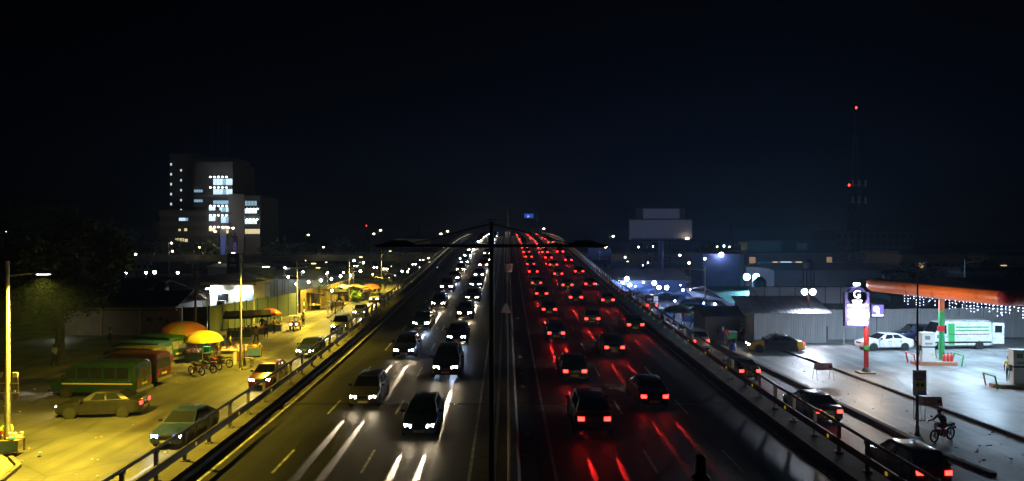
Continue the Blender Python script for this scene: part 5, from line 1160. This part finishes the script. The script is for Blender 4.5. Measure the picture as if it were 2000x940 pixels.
wallrun('blue painted wall with faded murals behind the stalls', [(-32.1, 77.2), (-29.5, 92), (-28.6, 98)], 2.9, bw)
wallrun('olive and brown plank wall farther along the left street', [(-28.6, 99), (-27.6, 112), (-28, 130)], 3.1, M('olive planks', (.17, .13, .05), .8, 0, .45, 1.3))
t = thing('kiosk_building', 'cream cabin lit by two white tube lamps above the blue wall', 'building', (-33.0, 86, 0)); cream = M('cream cabin wall', (.5, .5, .44), .7, 0, .1, .6)
MB().b2(-2.6, 2.6, 0, 4, 0, 4.7).build('wall', cream, t); MB().b2(-3.4, 3.2, -.9, 4.4, 4.7, 5.05).build('roof', M('cream roof edge', (.42, .36, .22), .7), t); MB().b2(-1.7, -.4, -.05, 0, 2.7, 3.6).build('window', glass, t); MB().b2(.4, 1.3, -.05, 0, 1.9, 3.8).build('door', M('cabin door', (.36, .37, .36), .6), t); MB().b2(1.7, 2.5, -.05, 0, 2.6, 3.8).build('notice', M('blue notice', (.1, .2, .55), .5), t)
for x in (-2.1, 1.4):
    MB().b2(x - .9, x + .9, -.35, -.2, 4.15, 4.28).build('tube_lamp', EM('tube lamp', (.92, 1, .95), 30), t); lamp('AREA', 'tube_light', t, (x, -.28, 4.12), (.9, 1, .95), 520, (1.7, .15), (0, .15, -1))
ac_unit((-34.2, 85.98, 2.0), 'air conditioner box on the cream cabin wall')
shed('long dark shed roof sloping behind the pink wall', -45, -37, 88, 112, 3.5, 1.6, M('dim yellow plaster', (.2, .18, .12), .85, 0, .2, .4), rfd, axis='y', doors=2); shed('wide low shed with dark roof left of the cream cabin', -52, -36.5, 79, 86, 2.9, 1.3, dw, rfd); shed('blue fronted shed beside the big tree', -58, -47, 92, 104, 4.0, .8, M('dim blue plaster', (.10, .13, .17), .8, 0, .2, .4), rfg, doors=3)
shed('long dark yard shed far behind the blue wall', -44, -32, 118, 150, 3.6, 1.2, M('dim plaster', (.2, .2, .22), .8, 0, .2, .4), rfd, axis='y'); shed('white low depot under the left overpass', -70, -40, 168, 178, 3.8, .6, M('depot wall', (.34, .36, .4), .8, 0, .15, .4), rfg, doors=6)
shed('dark low building at the far left', -75, -58, 78, 92, 5.5, 1.6, dw, rfd)
LB = [(246, 534, 118, .22), (285, 533, 118, .34), (302, 532, 116, .42), (347, 533, 120, .32), (333, 569, 86, .16), (437, 544, 108, .32), (482, 550, 104, .32), (563, 541, 116, .30), (579, 555, 106, .28), (603, 551, 110, .33), (627, 548, 113, .34), (592, 531, 126, .26), (640, 533, 124, .28), (647, 545, 116, .28), (665, 540, 119, .34), (671, 533, 124, .24), (684, 538, 121, .32), (523, 523, 170, .34), (557, 523, 168, .36), (704, 530, 150, .42), (118, 651, 72, .13)]
for i, (x, y, d, r) in enumerate(LB):
    q = PD(x, y, d); post_bulb('white globe lamp over the left yards, %s from the left' % ORD[sorted(a[0] for a in LB).index(x) + 1], (q.x, q.y, 0), q.z, (.9, 1, .85), 500 if r > .25 else 120, 34, r*.62, 'globe lamps over the left yards', 'globe')

# small lamps scattered through both markets and along the far streets
rq = random.Random(41); pts = []
for k in range(26): pts.append((rq.uniform(590, 905), rq.uniform(503, 548), rq.uniform(115, 185)))
for k in range(20): pts.append((rq.uniform(1170, 1480), rq.uniform(500, 588), rq.uniform(95, 175)))
pts.sort()
for i, (x, y, d) in enumerate(pts):
    q = PD(x, y, d); c = rq.choice([((1, .85, .55), 'amber'), ((.85, .92, 1), 'cool'), ((.6, .7, 1), 'bluish'), ((1, .95, .8), 'pale')])
    post_bulb('small %s street lamp in the middle distance, %s from the left' % (c[1], ORD[i + 1]), (q.x, q.y, 0), q.z, c[0], 60, rq.choice([2, 5, 12, 30]), rq.uniform(.06, .2), 'small lamps in the middle distance', c[1], name='small_lamp')
# black water tanks on stands, overhead cables, scattered scraps
for i, (x, y, h) in enumerate([(-40.5, 84, 5.2), (-35.5, 112, 6), (31, 88, 5.6), (48, 90, 6.2), (48, 114, 7)]):
    t = thing('water_tank', 'black ribbed water tank on a stand among the %s roofs, %s from the left' % ('left' if x < 0 else 'right', ORD[i + 1]), 'water tank', (x, y, 0), 0, 'roof water tanks')
    MB().lathe([(.8, h-1.5), (.84, h-1.3), (.8, h-1.2), (.84, h-1.0), (.8, h-.9), (.84, h-.7), (.78, h-.5), (.4, h-.15), (.3, h)], n=16).build('tank', blackp, t, True); [MB().b2(a-.06, a+.06, b_-.06, b_+.06, 0, h-1.5).build('leg', dsteel, t) for a in (-.6, .6) for b_ in (-.6, .6)]
PTS = [(G(382, 692).x, G(382, 692).y, 7.5), (G(470, 722).x, G(470, 722).y, 7.6), (G(580, 640).x, G(580, 640).y, 7.2), (G(682, 592).x, G(682, 592).y, 7.0), (G(745, 562).x, G(745, 562).y, 7.2)]
for j in range(4):
    a, b = Vector(PTS[j]), Vector(PTS[j+1]); t = MB()
    for off in (0, .35):
        prev = None
        for k in range(13):
            u_ = k/12; q = a.lerp(b, u_) + Vector((off, 0, -1.1*4*u_*(1-u_)))
            if prev: t.cyl(prev, q, .014, n=3)
            prev = q
    tag(t.build('overhead_cable', blackp), 'pair of sagging black cables between left street poles, %s span from the camera' % ORD[j+1], 'cable', 'overhead cables')
mb = MB(); rq = random.Random(9)
for k in range(700):
    x = rq.uniform(-34, -15) if k % 2 else rq.uniform(15.4, 26); y = rq.uniform(28, 95); s_ = rq.uniform(.015, .06); mb.box((x, y, .012 + s_*.2), (s_*2, s_*1.3, s_*.5), rq.random()*6, rq.randrange(8))
tag(mb.build('litter_scraps', GOODS), 'tiny paper and plastic scraps strewn over both roadsides', 'litter', kind='stuff')
# ================================================================== BACKGROUND
# statue on its pedestal
p = PD(459, 495, 165); t = thing('statue_pedestal', 'dark tapering pedestal with a round emblem under the statue', 'pedestal', (p.x, 165, 0)); MB().box((0, 0, 3.4), (3.1, 2.6, 6.8), 0, 0, .86).build('block', M('dark granite', (.03, .03, .035), .4, 0, .2, 2), t); MB().box((0, 0, 6.95), (2.9, 2.4, .3)).build('cap', dsteel, t)
MB().cyl((0, -1.22, 5.6), (0, -1.28, 5.6), .55, n=20).build('emblem', M('emblem blue grey', (.2, .26, .34), .4), t); MB().b2(-.7, .7, -1.27, -1.2, 4.1, 4.6).build('plaque', M('plaque bronze', (.35, .25, .2), .5), t)
MB().box((0, -1.0, 7.16), (.7, .3, .12)).build('uplight', EM('violet uplight', (.45, .35, 1), 20), t); lamp('SPOT', 'uplight_beam', t, (0, -1.5, 7.2), (.42, .30, 1), 900, .2, (0, .9, 1.6), 90, .6)
me, hd = person_mesh('wave'); o = link('statue', me); o.location = (p.x, 165, 7.1); o.scale = (2.65,)*3; bz_ = M('bronze', (.09, .07, .09), .4, .7, .2, 3); [setmat(o, bz_, k) for k in range(4)]; tag(o, 'bronze statue of a person with one arm raised, lit violet', 'statue')
MB().lathe([(.112, -.01), (.118, .03), (.098, .085), (.05, .115), (.001, .122)], n=10).build('hair', bz_, o, True).location = (hd.x, hd.y - .018, hd.z)
# tower block
D = 225; s = D/F; tx = lambda x: (x - VX)*s; tz = lambda y: H - (y - HY)*s
tw = M('tower concrete', (.085, .08, .08), .85, 0, .12, .12); tw2 = M('tower pale concrete', (.12, .115, .115), .85, 0, .1, .12)
t = thing('tower_block', 'tall office tower with bands of blue-white lit windows', 'building', (tx(395), D, 0)); X = lambda x: tx(x) - tx(395)
MB().b2(X(331), X(389), 0, 16, 0, tz(300)).build('slab_wing', tw, t); MB().b2(X(388), X(462), -3, 16, 0, tz(318)).build('main_block', tw, t); MB().b2(X(392), X(458), -1, 14, tz(318), tz(308)).build('plant_room', dw, t)
MB().b2(X(457), X(487), -4.5, 14, 0, tz(381)).build('stair_tower', tw2, t); MB().b2(X(486), X(516), -3.5, 14, 0, tz(384)).build('right_block', tw, t); MB().b2(X(331), X(440), -6, 16, 0, tz(412)).build('podium', tw, t); MB().b2(X(303), X(331), -2, 14, 0, tz(434)).build('low_wing', tw, t)
blu = EM('tower blue glass', (.35, .62, .85), .55); blw = EM('tower bright glass', (.6, .82, 1), 1.1); dim = M('tower dark glass', (.02, .025, .03), .1); wrm = EM('tower warm glass', (1, .8, .45), .8); cei = EM('ceiling lamp', (.85, .95, 1), 14); ceiw = EM('warm ceiling lamp', (1, .86, .65), 14)
for k in range(5):
    MB().b2(X(333), X(335.6), -.1, 0, tz(323.5 + 19.4*k), tz(319 + 19.4*k)).build('window', blw, t); MB().b2(X(352.4), X(355), -.1, 0, tz(335 + 19.4*k), tz(331 + 19.4*k)).build('window', blw, t)
for y0, y1, kd in ((349, 363, blw), (369, 381, blw), (391, 400, blu), (404, 415, blw), (422, 436, blw), (444, 456, wrm)):
    yf = -3 if y0 < 404 else -6.2
    for k in range(6):
        x0 = 424.5 + k*6.2
        if y0 > 400: yf = -6.2 if x0 < 436 else -3.2
        MB().b2(X(x0), X(x0 + 5.4), yf - .12, yf, tz(y1), tz(y0 + 2)).build('window', kd if (k*7 + y0) % 5 else blu, t)
    if y0 != 391:
        for k in range(5): q = (X(428 + k*7.6), -6.6, tz(y0 + .5)); MB().lathe([(.001, -.25), (.34, 0), (.001, .25)], q, 8).build('ceiling_lamp', cei if y0 < 440 else ceiw, t)
    MB().b2(X(389), X(463), -6.4 if y0 > 400 else -4.0, -3, tz(y1 + 5.5), tz(y1 + .5)).build('floor_band', tw, t)
for y in (372, 391):
    for k in range(4): MB().b2(X(387.5 + k*4.2), X(391 + k*4.2), -3.14, -3, tz(y + 5), tz(y)).build('window', blu, t)
for y0, kd in ((394, blu), (409, blw), (429, blw), (448, wrm)):
    for k in range(5): MB().b2(X(487 + k*5.8), X(491.6 + k*5.8), -3.64, -3.5, tz(y0 + 9), tz(y0)).build('window', kd if k != 4 or kd is wrm else dim, t)
    if kd is blw: [MB().lathe([(.001, -.25), (.32, 0), (.001, .25)], (X(492 + k*6.5), -4.2, tz(y0 + .5)), 8).build('ceiling_lamp', cei, t) for k in range(4)]
    MB().b2(X(485.5), X(517), -4.2, -3.5, tz(y0 + 15), tz(y0 + 10)).build('floor_band', tw, t)
for x0, x1, y0, kd in ((367, 379, 427, blw), (380, 384, 427, blu), (366, 370, 448, wrm), (377, 382, 447, wrm), (360, 376, 466, wrm), (378, 383, 467, wrm)): MB().b2(X(x0), X(x1), -6.14, -6, tz(y0 + 5.5), tz(y0)).build('window', kd, t)
for y in (425, 445, 464): MB().b2(X(330), X(441), -6.5, -6, tz(y - 2), tz(y - 12)).build('floor_band', tw2, t)
MB().lathe([(.001, -.3), (.4, 0), (.001, .3)], (X(514.5), -3.8, tz(407)), 6).build('red_beacon', EM('beacon red', (1, .03, .02), 12), t)
for x in (398, 412, 430): MB().cyl((X(x), 6, tz(308)), (X(x), 6, tz(308) + 12), .12, n=4).build('roof_mast', dsteel, t)
p = PD(436, 475, 208); t = thing('advert_pillar', 'tall narrow lit banner pillar in front of the tower', 'advert', (p.x, 208, 0)); MB().b2(-.85, .85, -.2, .2, 0, 13.2).build('panel', M('pale banner', (.3, .32, .42), .6), t); MB().b2(-.6, .6, -.24, -.2, 5, 11.5).build('print', EM('banner print', (.12, .2, .75), .25), t); [MB().lathe([(.001, -.3), (.42, 0), (.001, .3)], (x, -.4, z), 8).build('lamp', EM('warm lamp', (1, .8, .5), 20), t) for x, z in ((-2.2, 12.6), (.2, 13.8), (1.6, 13.7), (3.0, 13.6))]; MB().b2(-2.2, 3.0, -.1, 0, 13.1, 13.3).build('lamp_bar', dsteel, t); lamp('POINT', 'lamp_light', t, (.5, 1.2, 13.6), (1, .88, .75), 900, .6)  # the point light is an added fill behind the pillar, for the tower walls
# lattice masts and pylons
def mast(lb, x, D, ytop, w0, w1, reds, ants=()):
    p = PD(x, ytop, D); t = thing('lattice_mast', lb, 'mast', (p.x, D, 0)); h = p.z; n = 16
    for sx, sy in ((-1, -1), (1, -1), (1, 1), (-1, 1)): MB().cyl((sx*w0, sy*w0, 0), (sx*w1, sy*w1, h*.86), .13, .07, 4).build('leg', blackp, t)
    for k in range(n):
        a = k/n; b = (k+1)/n; wa = w0 + (w1-w0)*a; wb = w0 + (w1-w0)*b; mb = MB()
        for q in range(4):
            c = [(-1,-1),(1,-1),(1,1),(-1,1)]; i, j = c[q], c[(q+1) % 4]; mb.cyl((i[0]*wa, i[1]*wa, a*h*.86), (j[0]*wb, j[1]*wb, b*h*.86), .05, n=3); mb.cyl((i[0]*wb, i[1]*wb, b*h*.86), (j[0]*wb, j[1]*wb, b*h*.86), .04, n=3)
        mb.build('brace_bay', blackp, t)
    MB().cyl((0, 0, h*.84), (0, 0, h), .12, .06, 5).build('spire', blackp, t)
    for z in ants: MB().b2(-1.4, 1.4, -1.4, 1.4, z, z + .15).build('platform', blackp, t); [MB().b2(a*.65-.15, a*.65+.15, -1.7, -1.45, z - .4, z + 1.0).build('antenna', M('antenna grey', (.3, .3, .3), .6), t) for a in (-2, 0, 2)]
    for dx, z in reds: MB().lathe([(.001, -.3), (.2, 0), (.001, .3)], (dx, -.3, z), 8).build('red_beacon', EM('beacon red', (1, .03, .02), 12), t)
    return t
h_ = PD(1671, 213, 150).z; mast('tall dark lattice mast with two red beacons at the right', 1671, 150, 213, 1.75, .3, ((0, h_ + .2), (-1.5, PD(1657, 362, 150).z)), (PD(0, 362, 150).z, PD(0, 395, 150).z))
mast('small lattice mast with a red beacon left of the road', 716, 330, 442, 1.6, .4, ((0, PD(716, 441, 330).z),)); mast('thin pylon far left of the crest', 817, 420, 428, 2, .3, ()); mast('thin pylon right of the big billboard', 1427, 380, 434, 2, .3, ())
# dim buildings far right
def block(lb, x0, x1, ytop, D, depth, wm, floors, bays, lit=(), name='far_building', roofm_=None):
    a, b = (x0 - VX)*D/F, (x1 - VX)*D/F; h = H - (ytop - HY)*D/F; t = thing(name, lb, 'building', ((a+b)/2, D, 0)); w = b - a
    MB().b2(-w/2, w/2, 0, depth, 0, h).build('wall', wm, t); MB().b2(-w/2 - .6, w/2 + .6, -.6, depth + .6, h, h + .5).build('roof', roofm_ or rfd, t)
    fh = h/(floors + .3)
    for f in range(floors):
        for k in range(bays):
            x = -w/2 + w*(k + .5)/bays; MB().b2(x - w/bays*.28, x + w/bays*.28, -.06, 0, fh*(f + .35), fh*(f + .85)).build('window', EM('warm window', (1, .68, .32), .9) if (f, k) in lit else dim, t)
    return t
block('broad dim block under the tall lattice mast', 1632, 1784, 452, 250, 18, M('dim blue plaster far', (.10, .10, .14), .85, 0, .1, .1), 5, 12)
block('long ochre house at the right with a dark roof', 1760, 1885, 497, 120, 12, M('ochre plaster', (.30, .17, .06), .85, 0, .2, .3), 2, 8, {(1, 2)})
block('ochre gabled house at the right edge', 1930, 2010, 500, 115, 10, M('ochre plaster', (.30, .17, .06), .85, 0, .2, .3), 2, 4, {(1, 1)})
block('low pale fence house behind the canopy', 1880, 2010, 530, 98, 6, M('dim plaster', (.2, .2, .22), .8, 0, .2, .4), 1, 9)
block('dark low block between the floodlights and the mast', 1590, 1680, 512, 170, 10, dw, 2, 7, {(1, 1)}); block('dim water tank building on the right skyline', 1462, 1478, 476, 190, 6, rfb, 3, 2)
block('pale flats on the far left behind the overpass', 232, 300, 487, 240, 14, M('far pale plaster', (.35, .34, .36), .85), 3, 6, {(1, 2), (2, 4)})
p = PD(1948, 515, 70); street_lamp('pale slim lamp pole behind the canopy at the right', (p.x, 75, 0), 8, .8, 0, lit=False, thick=.08)
# trees
tree('big dark leafy tree towering over the left yard', (-37.5, 60, 0), 12.5, 6.2, 0, 3, 9000, leaf=.42, base=.34); tree('dark tree behind the big one at the far left', (-58, 86, 0), 14.5, 7.5, 0, 4, 6000, leaf=.5)
tree('dark bushy tree at the left edge of the yard', (-44, 52, 0), 9.5, 4.6, 0, 14, 4500, leaf=.4, base=.3)
for i, (x, yt, D, r, lb) in enumerate([(338, 458, 210, 7, 'round tree below the left wing of the tower'), (405, 470, 211, 6.5, 'low tree left of the lit banner pillar'), (545, 470, 212, 9, 'spreading tree right of the statue'), (598, 474, 242, 5, 'narrow tree right of the spreading one'), (655, 464, 236, 8, 'rounded tree beside the small red-lit mast'), (300, 476, 226, 6, 'low tree at the left end of the overpass'), (1395, 474, 250, 8, 'dark tree right of the billboard mast'), (1560, 486, 230, 9, 'dim tree behind the shop with lit windows'), (1790, 512, 104, 5, 'tree before the ochre house'), (1905, 512, 100, 5, 'tree before the gabled house at the right'), (1260, 474, 300, 9, 'far tree behind the billboard'), (200, 440, 150, 9, 'tall tree on the left skyline')]):
    p = PD(x, yt, D); tree(lb, (p.x, D, 0), p.z + .5, r, 0, 20 + i, 1500 if D > 130 else 2200, leaf=.8 if D > 130 else .5, base=.3)
# far lamp standards
FL = [(730, 457, 260), (743, 450, 230), (861, 457, 270), (874, 452, 240), (602, 459, 250), (1197, 462, 170), (1062, 447, 330), (1341, 466, 260), (1182, 483, 180), (437, 454, 214), (335, 475, 200), (337, 491, 196), (12, 455, 130)]
for i, (x, y, D) in enumerate(FL):
    p = PD(x, y, D); street_lamp('far lit street lamp on the skyline, %s from the left' % ORD[sorted(a[0] for a in FL).index(x) + 1], (p.x - .8, D, 0), p.z + .3, .5, 0, power=0, lit=False, thick=.1, group='far skyline lamps')
    t = bpy.data.objects[[o.name for o in bpy.data.objects if o.name.startswith('street_lamp')][-1]]
    MB().lathe([(.001, -.3), (.38*D/220, 0), (.001, .3)], (.85, -.1, p.z), 8).build('glowing_lens', EM('far lamp', (1, .86, .6), 14), t)
SK = [(1500, 481), (1519, 481.5), (1539, 481), (1559, 483), (1572, 485.5), (1585, 481), (1592, 481), (1597, 482), (1617, 483), (1414, 481), (1424, 482), (1247, 483), (1276, 482), (1328, 499), (1540, 533), (1590, 545), (1599, 549), (1682, 518), (1685, 522), (1443, 492), (265, 497), (204, 495), (219, 491), (238, 494)]
for i, (x, y) in enumerate(SK):
    D = (330 if y < 487 else 140) + (i % 3)*9; q = PD(x, y, D); post_bulb('tiny distant lamp on the skyline, %s from the left' % ORD[sorted(a[0] for a in SK).index(x) + 1], (q.x, q.y, 0), q.z, (.95, .85, .7) if i % 3 else (.75, .85, 1), 0, 26, .36 if D > 300 else .2, 'tiny distant lamps', 'far%d' % (i % 3 > 0))

# ================================================================== HAZE
hz = MB().b2(-1510, 1510, -270, 2410, -1.6, 41).build('haze', None or M('unused haze surface'))
hz.data.materials.clear(); hm = bpy.data.materials.new('haze air'); hm.use_nodes = True; nt = hm.node_tree; nt.nodes.clear()
vo = nt.nodes.new('ShaderNodeVolumePrincipled'); vo.inputs['Color'].default_value = (.45, .65, 1, 1); vo.inputs['Density'].default_value = .00035; vo.inputs['Anisotropy'].default_value = .6
ou = nt.nodes.new('ShaderNodeOutputMaterial'); nt.links.new(vo.outputs[0], ou.inputs['Volume']); hz.data.materials.append(hm)
tag(hz, 'thin night haze over the whole city', 'haze', kind='stuff')
hz.display_type = 'WIRE'
